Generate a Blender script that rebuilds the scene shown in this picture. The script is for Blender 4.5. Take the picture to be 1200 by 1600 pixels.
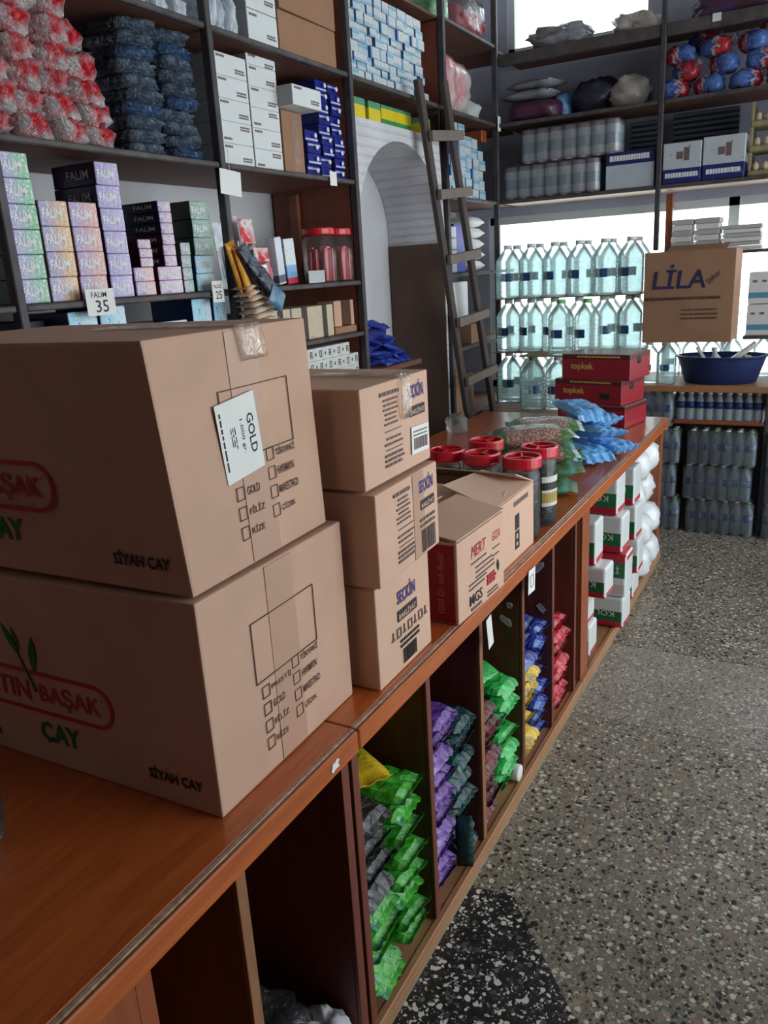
import bpy, bmesh, math, random
from mathutils import Vector, Matrix, noise as mnoise
R = math.radians
# ---------------------------------------------------------------- camera, world, light, exposure
scene = bpy.context.scene
COL = scene.collection
for o in list(bpy.data.objects):
    bpy.data.objects.remove(o)
cam_d = bpy.data.cameras.new('camera')
cam = bpy.data.objects.new('camera', cam_d)
COL.objects.link(cam)
yaw, pitch, roll = 0.516909, 0.292317, 0.059692
fw = Vector((math.cos(yaw) * math.cos(pitch), math.sin(yaw) * math.cos(pitch), -math.sin(pitch)))
rt = Vector((math.sin(yaw), -math.cos(yaw), 0))
dn = fw.cross(rt)
r2 = math.cos(roll) * rt + math.sin(roll) * dn
d2 = -math.sin(roll) * rt + math.cos(roll) * dn
cm = Matrix.Identity(4)
for i in range(3):
    cm[i][0], cm[i][1], cm[i][2] = r2[i], -d2[i], -fw[i]
cm[2][3] = 1.65
cam.matrix_world = cm
cam_d.sensor_fit = 'HORIZONTAL'
cam_d.sensor_width = 36.0
cam_d.lens = 36.0 * 1243.5 / 1200.0
cam_d.clip_start = 0.02
scene.camera = cam

world = bpy.data.worlds.new('overcast_sky')
scene.world = world
world.use_nodes = True
wn = world.node_tree.nodes['Background']
wn.inputs[0].default_value = (0.93, 0.97, 1.0, 1)
wn.inputs[1].default_value = 3.2


def area(name, loc, rot, sx, sy, power, col=(1, 1, 1), portal=False):
    l = bpy.data.lights.new(name, 'AREA')
    l.shape = 'RECTANGLE'
    l.size, l.size_y = sx, sy
    l.energy = power
    l.color = col
    if portal:
        l.cycles.is_portal = True
    o = bpy.data.objects.new(name, l)
    o.location = loc
    o.rotation_euler = rot
    COL.objects.link(o)
    return o


# daylight openings: the shop front on the right, the back windows
area('shopfront_portal', (3.25, -2.52, 1.7), (R(90), 0, 0), 4.5, 3.1, 1, portal=True)
area('back_window_portal', (5.80, 0.15, 1.375), (0, R(90), 0), 1.19, 4.1, 1, portal=True)
area('top_window_portal', (5.80, 1.585, 3.215), (0, R(90), 0), 0.49, 0.93, 1, portal=True)
scene.view_settings.view_transform = 'Standard'
scene.view_settings.look = 'None'
scene.view_settings.gamma = 1.0
scene.view_settings.use_curve_mapping = False
scene.view_settings.exposure = 0.68
scene.cycles.transparent_max_bounces = 24

rnd = random.Random(7)
# ---------------------------------------------------------------- helpers
ORD = ['lowest', 'second', 'third', 'fourth', 'fifth', 'sixth', 'seventh', 'eighth', 'ninth', 'tenth', 'eleventh', 'twelfth']
LFT = ['leftmost', 'second', 'third', 'fourth', 'fifth', 'sixth', 'seventh', 'eighth', 'ninth', 'tenth', 'eleventh', 'twelfth', 'thirteenth', 'fourteenth', 'fifteenth']


def upfrom(k, n):
    if k == 0:
        return 'lowest'
    if k == n - 1:
        return 'topmost'
    return ORD[k] + ' up'


def fromleft(k, n):
    if k == 0:
        return 'leftmost'
    if k == n - 1:
        return 'rightmost'
    return LFT[k] + ' from left'


def link(o, parent=None):
    COL.objects.link(o)
    if parent is not None:
        o.parent = parent
    return o


def empty(name, loc=(0, 0, 0), rz=0.0):
    o = bpy.data.objects.new(name, None)
    o.empty_display_size = 0.05
    o.location = loc
    o.rotation_euler = (0, 0, rz)
    return link(o)


def tag(o, label=None, cat=None, group=None, kind=None):
    if label:
        o['label'] = label
    if cat:
        o['category'] = cat
    if group:
        o['group'] = group
    if kind:
        o['kind'] = kind
    return o


def ob(name, me, mat=None, parent=None, loc=(0, 0, 0), rot=(0, 0, 0), scale=None):
    """object from a mesh; material goes on the object slot so meshes can be shared"""
    o = bpy.data.objects.new(name, me)
    link(o, parent)
    o.location = loc
    o.rotation_euler = rot
    if scale:
        o.scale = scale
    if mat is not None:
        if len(me.materials) == 0:
            me.materials.append(None)
        o.material_slots[0].link = 'OBJECT'
        o.material_slots[0].material = mat
    return o


def from_bm(bm, name='m', smooth=False):
    bmesh.ops.recalc_face_normals(bm, faces=bm.faces[:])
    me = bpy.data.meshes.new(name)
    bm.to_mesh(me)
    bm.free()
    if smooth:
        me.polygons.foreach_set('use_smooth', [True] * len(me.polygons))
    return me


def bbox(bm, x0, x1, y0, y1, z0, z1, mi=0):
    vs = [bm.verts.new((x, y, z)) for x in (x0, x1) for y in (y0, y1) for z in (z0, z1)]
    for f in ((0, 1, 3, 2), (4, 6, 7, 5), (0, 4, 5, 1), (2, 3, 7, 6), (0, 2, 6, 4), (1, 5, 7, 3)):
        fc = bm.faces.new([vs[i] for i in f])
        fc.material_index = mi
    return vs


CACHE = {}


def box_me(sx, sy, sz, bev=0.003, seg=1):
    """bevelled box centred in x and y, base at z 0"""
    key = ('box', round(sx, 4), round(sy, 4), round(sz, 4), bev, seg)
    if key not in CACHE:
        bm = bmesh.new()
        bbox(bm, -sx / 2, sx / 2, -sy / 2, sy / 2, 0, sz)
        if bev:
            bmesh.ops.bevel(bm, geom=bm.edges[:], offset=bev, segments=seg, profile=0.6, affect='EDGES')
        CACHE[key] = from_bm(bm, 'box')
    return CACHE[key]


def box(name, x0, x1, y0, y1, z0, z1, mat, parent=None, bev=0.003, rz=0.0, seg=1):
    return ob(name, box_me(x1 - x0, y1 - y0, z1 - z0, bev, seg), mat, parent,
              ((x0 + x1) / 2, (y0 + y1) / 2, z0), (0, 0, rz))


def boxes_me(lst):
    bm = bmesh.new()
    for b in lst:
        bbox(bm, *b)
    return from_bm(bm, 'boxes')


def lathe_me(prof, n=24, smooth=True, sq=0.0, key=None):
    """prof: list of (r, z); sq > 0 squares the section"""
    if key and key in CACHE:
        return CACHE[key]
    bm = bmesh.new()
    rings = []
    for r, z in prof:
        ring = []
        for k in range(n):
            a = 2 * math.pi * k / n
            c, s = math.cos(a), math.sin(a)
            q = sq(z) if callable(sq) else sq
            m = 1.0
            if q:
                p = 2 + 6 * q
                m = (abs(c) ** p + abs(s) ** p) ** (-1 / p)
                m = 1 + (m - 1) * q
            ring.append(bm.verts.new((r * m * c, r * m * s, z)))
        rings.append(ring)
    for a, b in zip(rings, rings[1:]):
        for k in range(n):
            bm.faces.new((a[k], a[(k + 1) % n], b[(k + 1) % n], b[k]))
    if prof[0][0] > 1e-5:
        bm.faces.new(rings[0][::-1])
    if prof[-1][0] > 1e-5:
        bm.faces.new(rings[-1])
    me = from_bm(bm, 'lathe', smooth)
    if key:
        CACHE[key] = me
    return me


def tube_me(pts, r, n=8):
    bm = bmesh.new()
    rings = []
    P = [Vector(p) for p in pts]
    for i, p in enumerate(P):
        t = (P[min(i + 1, len(P) - 1)] - P[max(i - 1, 0)]).normalized()
        u = t.cross(Vector((0.13, 0.27, 0.95))).normalized()
        v = t.cross(u)
        rings.append([bm.verts.new(p + r * (math.cos(2 * math.pi * k / n) * u + math.sin(2 * math.pi * k / n) * v)) for k in range(n)])
    for a, b in zip(rings, rings[1:]):
        for k in range(n):
            bm.faces.new((a[k], a[(k + 1) % n], b[(k + 1) % n], b[k]))
    bm.faces.new(rings[0])
    bm.faces.new(rings[-1])
    return from_bm(bm, 'tube', True)


def pillow_me(L, W, H, seed=0, seal=0.07, crinkle=1.0, nu=16, nv=10, zig=True, flat=False):
    """sealed flow-pack bag: long axis x, width y, lies on z 0"""
    key = ('pil', L, W, H, seed, seal, crinkle, nu, nv, flat)
    if key in CACHE:
        return CACHE[key]
    rn = random.Random(seed * 31 + 5)
    ph = [rn.uniform(0, 6.28) for _ in range(12)]
    bm = bmesh.new()
    off = Vector((rn.uniform(-50, 50), rn.uniform(-50, 50), rn.uniform(-50, 50)))

    def hgt(u, v):
        a = max(0.0, 1 - abs(u) ** 3.5) ** 0.55 * max(0.0, 1 - abs(v) ** 5) ** 0.6
        n1 = mnoise.noise(Vector((u * 2.2, v * 2.2, 0)) + off) * 0.30
        n2 = mnoise.noise(Vector((u * 6, v * 6, 3)) + off) * 0.16
        w = math.sin(v * 9 + ph[0] + 2 * math.sin(u * 3 + ph[1])) * 0.13 * abs(u) ** 2
        n3 = (abs(mnoise.noise(Vector((u * 4, v * 4, 9)) + off)) - 0.2) * (0.5 if flat else 0.0)
        return a * (1 + crinkle * (n1 + n2 + w - n3))
    top, bot = [], []
    us = [-1 - 2 * seal] + [-1 + 2 * i / (nu - 1) for i in range(nu)] + [1 + 2 * seal]
    for i, u in enumerate(us):
        tr, br = [], []
        edge = abs(u) > 1
        uu = max(-1, min(1, u))
        for j in range(nv):
            v = -1 + 2 * j / (nv - 1)
            h = 0.02 if edge else max(0.05, hgt(uu, v))
            pinch = 1 - 0.10 * abs(uu) ** 6
            wav = crinkle * 0.12 * math.sin(v * 11 + ph[2] + (0 if u < 0 else 2)) * (abs(uu) ** 8)
            zc = H * (0.5 + 0.5 * wav + (crinkle * 0.25 * math.sin(ph[5] + u) if edge else 0))
            x = u * L / 2 / (1 + 2 * seal)
            if edge and zig:
                x += (0.0012 if j % 2 else -0.0012) * (1 if u > 0 else -1)
            y = v * W / 2 * pinch
            tr.append(bm.verts.new((x, y, zc + H * 0.5 * h)))
            br.append(bm.verts.new((x, y, zc - H * 0.5 * h * 0.9)))
        top.append(tr)
        bot.append(br)
    for rows, flip in ((top, False), (bot, True)):
        for i in range(len(us) - 1):
            for j in range(nv - 1):
                q = (rows[i][j], rows[i + 1][j], rows[i + 1][j + 1], rows[i][j + 1])
                bm.faces.new(q[::-1] if flip else q)
    for i in range(len(us) - 1):
        for j in (0, nv - 1):
            bm.faces.new((top[i][j], top[i + 1][j], bot[i + 1][j], bot[i][j]))
    for i in (0, len(us) - 1):
        for j in range(nv - 1):
            bm.faces.new((top[i][j], top[i][j + 1], bot[i][j + 1], bot[i][j]))
    zs = [v.co.z for v in bm.verts]
    zmin, zmax = min(zs), max(zs)
    for v in bm.verts:
        v.co.z = (v.co.z - zmin) * H / (zmax - zmin)
    CACHE[key] = from_bm(bm, 'pillow', not flat)
    return CACHE[key]


def blob_me(sx, sy, sz, seed=0, amp=0.22, freq=2.2, nu=22, nv=14, flat=0.25, smooth=True, boxy=3.0):
    """crumpled rounded bag, sits on z 0"""
    key = ('blob', sx, sy, sz, seed, amp, freq, nu, nv, flat, boxy)
    if key in CACHE:
        return CACHE[key]
    bm = bmesh.new()
    off = Vector((seed * 7.3, seed * 3.1, seed * 1.7))
    rings = []
    for j in range(nv + 1):
        th = math.pi * j / nv
        ring = []
        for k in range(nu):
            a = 2 * math.pi * k / nu
            d = Vector((math.sin(th) * math.cos(a), math.sin(th) * math.sin(a), math.cos(th)))
            m = (abs(d.x) ** boxy + abs(d.y) ** boxy + abs(d.z) ** boxy) ** (-1 / boxy)
            n = mnoise.noise(d * freq + off) * amp + mnoise.noise(d * freq * 2.7 + off) * amp * 0.6
            p = d * m * (1 + n)
            z = max(p.z, -1 + flat)
            ring.append(bm.verts.new((p.x * sx / 2, p.y * sy / 2, z * sz / 2)))
        rings.append(ring)
    for a, b in zip(rings, rings[1:]):
        for k in range(nu):
            bm.faces.new((a[k], a[(k + 1) % nu], b[(k + 1) % nu], b[k]))
    bmesh.ops.remove_doubles(bm, verts=bm.verts[:], dist=0.0005)
    for a, s in ((0, sx), (1, sy), (2, sz)):
        cs = [v.co[a] for v in bm.verts]
        c0, c1 = min(cs), max(cs)
        for v in bm.verts:
            v.co[a] = (v.co[a] - c0) * s / (c1 - c0) - (s / 2 if a < 2 else 0)
    CACHE[key] = from_bm(bm, 'blob', smooth)
    return CACHE[key]


def text_me(body, bold=0.0, shear=0.0):
    """lettering mesh, left/bottom at 0, unit height of the bounding box; returns (mesh, aspect)"""
    key = ('txt', body, bold, shear)
    if key in CACHE:
        return CACHE[key]
    cu = bpy.data.curves.new('lettering', 'FONT')
    cu.body = body
    cu.offset = bold
    cu.shear = shear
    cu.resolution_u = 2
    cu.extrude = 0.01
    to = bpy.data.objects.new('tmp_text', cu)
    COL.objects.link(to)
    dg = bpy.context.evaluated_depsgraph_get()
    me = bpy.data.meshes.new_from_object(to.evaluated_get(dg))
    bpy.data.objects.remove(to)
    bpy.data.curves.remove(cu)
    xs = [v.co.x for v in me.vertices]
    ys = [v.co.y for v in me.vertices]
    x0, x1, y0, y1 = min(xs), max(xs), min(ys), max(ys)
    s = 1 / (y1 - y0)
    for v in me.vertices:
        v.co = ((v.co.x - x0) * s, (v.co.y - y0) * s, v.co.z * 0.02)
    me.materials.clear()
    CACHE[key] = (me, (x1 - x0) * s)
    return CACHE[key]


FACE = {'-Y': Matrix.Rotation(R(90), 4, 'X'),
        '-X': Matrix.Rotation(R(-90), 4, 'Z') @ Matrix.Rotation(R(90), 4, 'X'),
        '+Z': Matrix.Identity(4)}


def place_flat(o, loc, face, rot=0.0, scale=(1, 1, 1)):
    m = FACE[face] @ Matrix.Rotation(rot, 4, 'Z')
    o.matrix_basis = Matrix.Translation(loc) @ m @ Matrix.Diagonal((scale[0], scale[1], scale[2], 1))
    return o


def lettering(parent, body, mat, loc, face, w=None, h=0.03, rot=0.0, bold=0.0, shear=0.0, name='lettering', center=False):
    me, asp = text_me(body, bold, shear)
    o = ob(name, me, mat, parent)
    sx = (w / asp) if w else h
    v = Vector(loc)
    if center:
        m = FACE[face] @ Matrix.Rotation(rot, 4, 'Z')
        v = v - m.to_3x3() @ Vector((asp * sx / 2, h / 2, 0))
    place_flat(o, v, face, rot, (sx, h, 0.05 if True else 1))
    return o


def flat_print(parent, rects, mat, loc, face, rot=0.0, name='print', t=0.0006):
    """rects (u0,u1,v0,v1) in the face plane, as one thin printed mesh"""
    me = boxes_me([(a, b, c, d, -t, t) for a, b, c, d in rects])
    o = ob(name, me, mat, parent)
    if len(rects) > 1:
        o['kind'] = 'stuff'
    return place_flat(o, loc, face, rot)


def frame_rects(u0, u1, v0, v1, t):
    return [(u0, u1, v0, v0 + t), (u0, u1, v1 - t, v1), (u0, u0 + t, v0 + t, v1 - t), (u1 - t, u1, v0 + t, v1 - t)]


def clone(o, parent=None):
    c = o.copy()
    COL.objects.link(c)
    if parent is not None:
        c.parent = parent
    return c


def clone_tree(o):
    kids = {}
    for x in KIDS(o):
        kids[x] = KIDS(x)
    c = clone(o)
    for k, gs in kids.items():
        kc = clone(k, c)
        for g in gs:
            clone(g, kc)
    return c


def KIDS(o):
    return [x for x in bpy.data.objects if x.parent == o] if not hasattr(o, 'children') else list(o.children)
# ---------------------------------------------------------------- materials
def srgb(r, g, b):
    f = lambda c: (c / 255 / 12.92) if c / 255 <= 0.04045 else ((c / 255 + 0.055) / 1.055) ** 2.4
    return (f(r), f(g), f(b), 1)


class NT:
    def __init__(s, name):
        s.m = bpy.data.materials.new(name)
        s.m.use_nodes = True
        s.t = s.m.node_tree
        s.b = s.t.nodes['Principled BSDF']
        s.out = s.t.nodes['Material Output']

    def n(s, typ, **kw):
        x = s.t.nodes.new(typ)
        for k, v in kw.items():
            setattr(x, k, v)
        return x

    def l(s, a, b):
        s.t.links.new(a, b)

    def coord(s, kind='Object', scale=(1, 1, 1)):
        tc = s.n('ShaderNodeTexCoord')
        mp = s.n('ShaderNodeMapping')
        mp.inputs['Scale'].default_value = scale
        s.l(tc.outputs[kind], mp.inputs['Vector'])
        return mp.outputs['Vector']

    def noise(s, vec, scale, detail=4, rough=0.55, dist=0.0):
        x = s.n('ShaderNodeTexNoise')
        x.inputs['Scale'].default_value = scale
        x.inputs['Detail'].default_value = detail
        x.inputs['Roughness'].default_value = rough
        x.inputs['Distortion'].default_value = dist
        if vec is not None:
            s.l(vec, x.inputs['Vector'])
        return x.outputs['Fac']

    def ramp(s, fac, stops, interp='LINEAR'):
        x = s.n('ShaderNodeValToRGB')
        cr = x.color_ramp
        cr.interpolation = interp
        while len(cr.elements) > 1:
            cr.elements.remove(cr.elements[-1])
        cr.elements[0].position = stops[0][0]
        cr.elements[0].color = stops[0][1]
        for p, c in stops[1:]:
            e = cr.elements.new(p)
            e.color = c
        s.l(fac, x.inputs['Fac'])
        return x.outputs['Color']

    def mix(s, fac, a, b, mode='MIX'):
        x = s.n('ShaderNodeMix', data_type='RGBA', blend_type=mode)
        for sock, v in ((x.inputs[0], fac), (x.inputs[6], a), (x.inputs[7], b)):
            if isinstance(v, bpy.types.NodeSocket):
                s.l(v, sock)
            else:
                sock.default_value = v
        return x.outputs[2]

    def math(s, op, a, b=0.0):
        x = s.n('ShaderNodeMath', operation=op)
        for sock, v in ((x.inputs[0], a), (x.inputs[1], b)):
            if isinstance(v, bpy.types.NodeSocket):
                s.l(v, sock)
            else:
                sock.default_value = v
        return x.outputs[0]

    def bump(s, h, strength=0.3, dist=0.01):
        x = s.n('ShaderNodeBump')
        x.inputs['Strength'].default_value = strength
        x.inputs['Distance'].default_value = dist
        s.l(h, x.inputs['Height'])
        s.l(x.outputs['Normal'], s.b.inputs['Normal'])

    def set(s, **kw):
        for k, v in kw.items():
            i = s.b.inputs[k.replace('_', ' ')]
            if isinstance(v, bpy.types.NodeSocket):
                s.l(v, i)
            else:
                i.default_value = v
        return s


GREY = lambda v: (v, v, v, 1)


def m_plain(name, col, rough=0.5, var=0.12, vs=12.0, bump=0.0, bs=60.0, metal=0.0, coat=0.0, coord='Object', spec=0.5):
    t = NT(name)
    v = t.coord(coord)
    f = t.noise(v, vs, 4)
    a = tuple(min(1, c * (1 - var)) for c in col[:3]) + (1,)
    b = tuple(min(1, c * (1 + var)) for c in col[:3]) + (1,)
    t.set(Base_Color=t.ramp(f, [(0.3, a), (0.7, b)]), Roughness=rough, Metallic=metal, Coat_Weight=coat, Coat_Roughness=0.15)
    t.b.inputs['Specular IOR Level'].default_value = spec
    if bump:
        t.bump(t.noise(v, bs, 3), bump, 0.004)
    return t.m


def m_wood(name, c1, c2, rough=0.45, scale=(2, 22, 22), bump=0.08, coat=0.0, wear=None):
    t = NT(name)
    v = t.coord('Object', scale)
    f = t.noise(v, 1.6, 6, 0.6, 1.2)
    f2 = t.noise(t.coord('Object', (1, 1, 1)), 3.0, 3)
    c = t.ramp(f, [(0.28, c1), (0.72, c2)])
    c = t.mix(t.ramp(f2, [(0.35, GREY(0)), (0.75, GREY(0.35))]), c, c1)
    if wear:
        w = t.ramp(t.noise(t.coord('Object', (1, 1, 1)), 34, 5, 0.7), [(0.63, GREY(0)), (0.68, GREY(1))])
        c = t.mix(w, c, wear)
    t.set(Base_Color=c, Roughness=rough, Coat_Weight=coat, Coat_Roughness=0.2)
    t.bump(f, bump, 0.004)
    return t.m


def m_foil(name, cols, scale=9.0, rough=0.28, metal=0.0, bump=0.35, bs=26.0, coord='Object', stretch=(1, 1, 1), coat=0.3, bd=0.012):
    """printed, wrinkled plastic film: patches of the given colours"""
    t = NT(name)
    v = t.coord(coord, stretch)
    f = t.noise(v, scale, 3, 0.5, 0.8)
    n = len(cols)
    stops = [(0.30 + 0.42 * i / max(1, n - 1), c) for i, c in enumerate(cols)]
    t.set(Base_Color=t.ramp(f, stops), Roughness=rough, Metallic=metal, Coat_Weight=coat, Coat_Roughness=0.12)
    t.bump(t.noise(v, bs, 4, 0.6, 1.5), bump, bd)
    return t.m


def m_bands(name, bands, axis=2, base=(0.8, 0.8, 0.8, 1), rough=0.45, mott=0.1, ms=30.0, bump=0.0, coat=0.0, face=None, facecol=None, metal=0.0, scrib=None):
    """flat print in stripes along one generated axis: bands [(lo, hi, colour)]"""
    t = NT(name)
    tc = t.n('ShaderNodeTexCoord')
    sp = t.n('ShaderNodeSeparateXYZ')
    t.l(tc.outputs['Generated'], sp.inputs[0])
    x = sp.outputs[axis]
    c = base
    for lo, hi, col in bands:
        m = t.math('MULTIPLY', t.math('GREATER_THAN', x, lo), t.math('LESS_THAN', x, hi))
        c = t.mix(m, c, col)
    nv = t.noise(tc.outputs['Object'], ms, 4)
    c = t.mix(1.0, c, t.ramp(nv, [(0.3, GREY(1 - mott)), (0.7, GREY(1))]), 'MULTIPLY')
    if scrib:
        k = t.ramp(t.noise(tc.outputs['Object'], scrib[1], 5, 0.7, 2.0), [(scrib[2], GREY(0)), (scrib[2] + 0.04, GREY(1))])
        c = t.mix(k, c, scrib[0])
    if face:
        # one box side (normal axis, sign) in another colour
        g = t.n('ShaderNodeNewGeometry')
        vt = t.n('ShaderNodeVectorTransform', vector_type='NORMAL', convert_from='WORLD', convert_to='OBJECT')
        t.l(g.outputs['True Normal'], vt.inputs[0])
        s2 = t.n('ShaderNodeSeparateXYZ')
        t.l(vt.outputs[0], s2.inputs[0])
        c = t.mix(t.math('GREATER_THAN', t.math('MULTIPLY', s2.outputs[face[0]], face[1]), 0.7), c, facecol)
    t.set(Base_Color=c, Roughness=rough, Coat_Weight=coat, Coat_Roughness=0.15, Metallic=metal)
    if bump:
        t.bump(t.noise(tc.outputs['Object'], 40, 4, 0.6, 1.0), bump, 0.006)
    return t.m


def m_clear(name, tint=(0.85, 0.95, 0.95, 1), trans=0.55, rough=0.08, diff=(0.6, 0.7, 0.72, 1), dw=0.35, bump=0.0, bs=30.0, gloss=0.9):
    """thin clear plastic: see-through, part milky, with gloss"""
    t = NT(name)
    nt = t.t
    nt.nodes.remove(t.b)
    tr = t.n('ShaderNodeBsdfTransparent')
    tr.inputs[0].default_value = tint
    tl = t.n('ShaderNodeBsdfTranslucent')
    tl.inputs[0].default_value = diff
    df = t.n('ShaderNodeBsdfDiffuse')
    df.inputs[0].default_value = diff
    gl = t.n('ShaderNodeBsdfGlossy')
    gl.inputs['Roughness'].default_value = rough
    m0 = t.n('ShaderNodeMixShader')
    m0.inputs[0].default_value = 0.5
    t.l(tl.outputs[0], m0.inputs[1])
    t.l(df.outputs[0], m0.inputs[2])
    m1 = t.n('ShaderNodeMixShader')
    m1.inputs[0].default_value = dw
    t.l(tr.outputs[0], m1.inputs[1])
    t.l(m0.outputs[0], m1.inputs[2])
    fr = t.n('ShaderNodeFresnel')
    fr.inputs[0].default_value = 1.38
    m2 = t.n('ShaderNodeMixShader')
    t.l(t.math('MULTIPLY', fr.outputs[0], gloss), m2.inputs[0])
    t.l(m1.outputs[0], m2.inputs[1])
    t.l(gl.outputs[0], m2.inputs[2])
    t.l(m2.outputs[0], t.out.inputs['Surface'])
    if bump:
        bp = t.n('ShaderNodeBump')
        bp.inputs['Strength'].default_value = bump
        bp.inputs['Distance'].default_value = 0.01
        t.l(t.noise(t.coord('Object'), bs, 4, 0.6, 1.5), bp.inputs['Height'])
        for nd in (gl, df, tl):
            t.l(bp.outputs[0], nd.inputs['Normal'])
        t.l(bp.outputs[0], fr.inputs['Normal'])
    return t.m


def m_terrazzo(name, base, tones, scale=62.0, rough=0.28):
    t = NT(name)
    v = t.coord('Object')
    cells = []
    col = t.ramp(t.noise(v, 2.2, 5), [(0.3, tuple(c * 0.8 for c in base[:3]) + (1,)), (0.75, tuple(min(1, c * 1.15) for c in base[:3]) + (1,))])
    for sc, thr, seed in ((scale * 2.9, 0.42, 3.0), (scale * 1.6, 0.38, 7.0), (scale, 0.30, 0.0)):
        mp = t.n('ShaderNodeMapping')
        mp.inputs['Location'].default_value = (seed, seed * 2, 0)
        nz = t.n('ShaderNodeTexNoise')
        nz.inputs['Scale'].default_value = sc * 1.1
        t.l(v, nz.inputs['Vector'])
        mv = t.mix(0.018, v, nz.outputs['Color'], 'ADD')
        t.l(mv, mp.inputs['Vector'])
        vo = t.n('ShaderNodeTexVoronoi')
        vo.voronoi_dimensions = '2D'
        vo.inputs['Scale'].default_value = sc
        t.l(mp.outputs[0], vo.inputs['Vector'])
        sp = t.n('ShaderNodeSeparateColor')
        t.l(vo.outputs['Color'], sp.inputs[0])
        lim = t.math('MULTIPLY', sp.outputs[1], thr)
        chip = t.math('LESS_THAN', vo.outputs['Distance'], t.math('ADD', lim, 0.03))
        tone = t.ramp(sp.outputs[0], tones, 'CONSTANT')
        col = t.mix(chip, col, tone)
    rg = t.ramp(t.noise(v, 3.0, 4), [(0.3, GREY(rough)), (0.7, GREY(rough + 0.18))])
    t.set(Base_Color=col, Roughness=rg)
    return t.m


MT = {}
MT['cardboard'] = m_plain('cardboard', srgb(194, 156, 134), 0.8, 0.07, 6, 0.05, 200)
MT['cardboard2'] = m_plain('cardboard_pink', srgb(204, 166, 144), 0.8, 0.06, 7, 0.05, 200)
MT['cardboard_dark'] = m_plain('cardboard_brown', srgb(150, 112, 86), 0.85, 0.08, 7, 0.05, 160)
MT['cardboard_in'] = m_plain('cardboard_inside', srgb(140, 104, 80), 0.9, 0.08, 7)
MT['tape'] = m_plain('brown_packing_tape', srgb(184, 146, 124), 0.4, 0.05, 9, 0.1, 40)
MT['clear_tape'] = m_clear('clear_tape', (1, 0.98, 0.95, 1), dw=0.04, rough=0.1, diff=(0.9, 0.85, 0.8, 1), bump=0.5, bs=45, gloss=0.55)
MT['ink'] = m_plain('black_ink', srgb(36, 30, 30), 0.7, 0.2, 60)
MT['ink_brown'] = m_plain('brown_ink', srgb(84, 54, 44), 0.7, 0.2, 60)
MT['ink_red'] = m_plain('red_ink', srgb(176, 40, 52), 0.7, 0.1, 60)
MT['ink_green'] = m_plain('green_ink', srgb(24, 104, 52), 0.7, 0.1, 60)
MT['ink_blue'] = m_plain('blue_ink', srgb(34, 34, 78), 0.7, 0.1, 60)
MT['ink_violet'] = m_plain('violet_ink', srgb(70, 55, 120), 0.7, 0.1, 60)
MT['ink_grey'] = m_plain('grey_ink', srgb(110, 92, 86), 0.7, 0.2, 80)
MT['ink_white'] = m_plain('white_ink', srgb(225, 225, 225), 0.6, 0.05, 60)
MT['ink_gold'] = m_plain('gold_ink', srgb(206, 168, 92), 0.4, 0.1, 60)
MT['paper'] = m_plain('white_paper', srgb(222, 222, 220), 0.7, 0.04, 10)
MT['paper_grey'] = m_plain('grey_paper', srgb(180, 182, 186), 0.7, 0.06, 10)
MT['wood_top'] = m_wood('counter_laminate', srgb(160, 74, 28), srgb(200, 106, 50), 0.30, (3, 26, 26), 0.04, 0.7)
MT['wood_edge'] = m_wood('counter_edge_wood', srgb(150, 70, 26), srgb(196, 104, 44), 0.38, (2, 30, 30), 0.1, 0.3)
MT['wood_worn'] = m_wood('worn_bare_wood', srgb(190, 164, 140), srgb(120, 88, 66), 0.8, (30, 30, 30), 0.3)
MT['wood_dark'] = m_wood('dark_stained_wood', srgb(94, 46, 32), srgb(122, 64, 46), 0.5, (14, 14, 2), 0.06, 0.1)
MT['wood_post'] = m_wood('orange_stained_wood', srgb(132, 66, 36), srgb(160, 84, 48), 0.42, (20, 20, 2), 0.06, 0.2)
MT['wood_raw'] = m_wood('raw_edge_wood', srgb(150, 104, 70), srgb(112, 72, 46), 0.7, (14, 14, 2), 0.15)
MT['wood_floor'] = m_wood('base_board_wood', srgb(170, 122, 86), srgb(142, 98, 66), 0.55, (2, 22, 22), 0.1)
MT['wood_plinth'] = m_wood('plinth_wood', srgb(156, 130, 98), srgb(122, 98, 72), 0.7, (2, 22, 22), 0.2)
MT['shelf'] = m_wood('brown_shelf_board', srgb(92, 58, 46), srgb(126, 82, 64), 0.6, (3, 20, 20), 0.1)
MT['shelf_edge'] = m_plain('grey_painted_edge', srgb(74, 68, 68), 0.6, 0.4, 18, 0.3, 60)
MT['shelf_post'] = m_plain('dark_grey_post', srgb(62, 60, 64), 0.6, 0.35, 14, 0.3, 50)
MT['panel_brown'] = m_wood('red_brown_panel', srgb(140, 78, 56), srgb(112, 60, 44), 0.55, (8, 8, 2), 0.08)
MT['panel_dull'] = m_wood('dull_brown_board', srgb(96, 74, 62), srgb(80, 60, 50), 0.75, (3, 3, 2), 0.05)
MT['ladder'] = m_wood('weathered_ladder_wood', srgb(78, 66, 62), srgb(60, 50, 48), 0.75, (20, 20, 2), 0.2)
MT['rung'] = m_wood('pale_rung_wood', srgb(122, 110, 102), srgb(96, 86, 80), 0.75, (2, 20, 20), 0.2)
MT['plaster'] = m_plain('white_plaster', srgb(202, 202, 206), 0.85, 0.05, 3, 0.15, 30)
MT['plaster_grey'] = m_plain('grey_plaster', srgb(168, 172, 190), 0.85, 0.08, 3, 0.15, 30)
MT['ceiling'] = m_plain('ceiling_paint', srgb(186, 184, 180), 0.9, 0.04, 2)
MT['frame_white'] = m_plain('white_window_frame', srgb(206, 214, 214), 0.5, 0.04, 6)
MT['glass'] = m_clear('window_glass', (0.98, 1, 1, 1), dw=0.03, rough=0.02)
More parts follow.
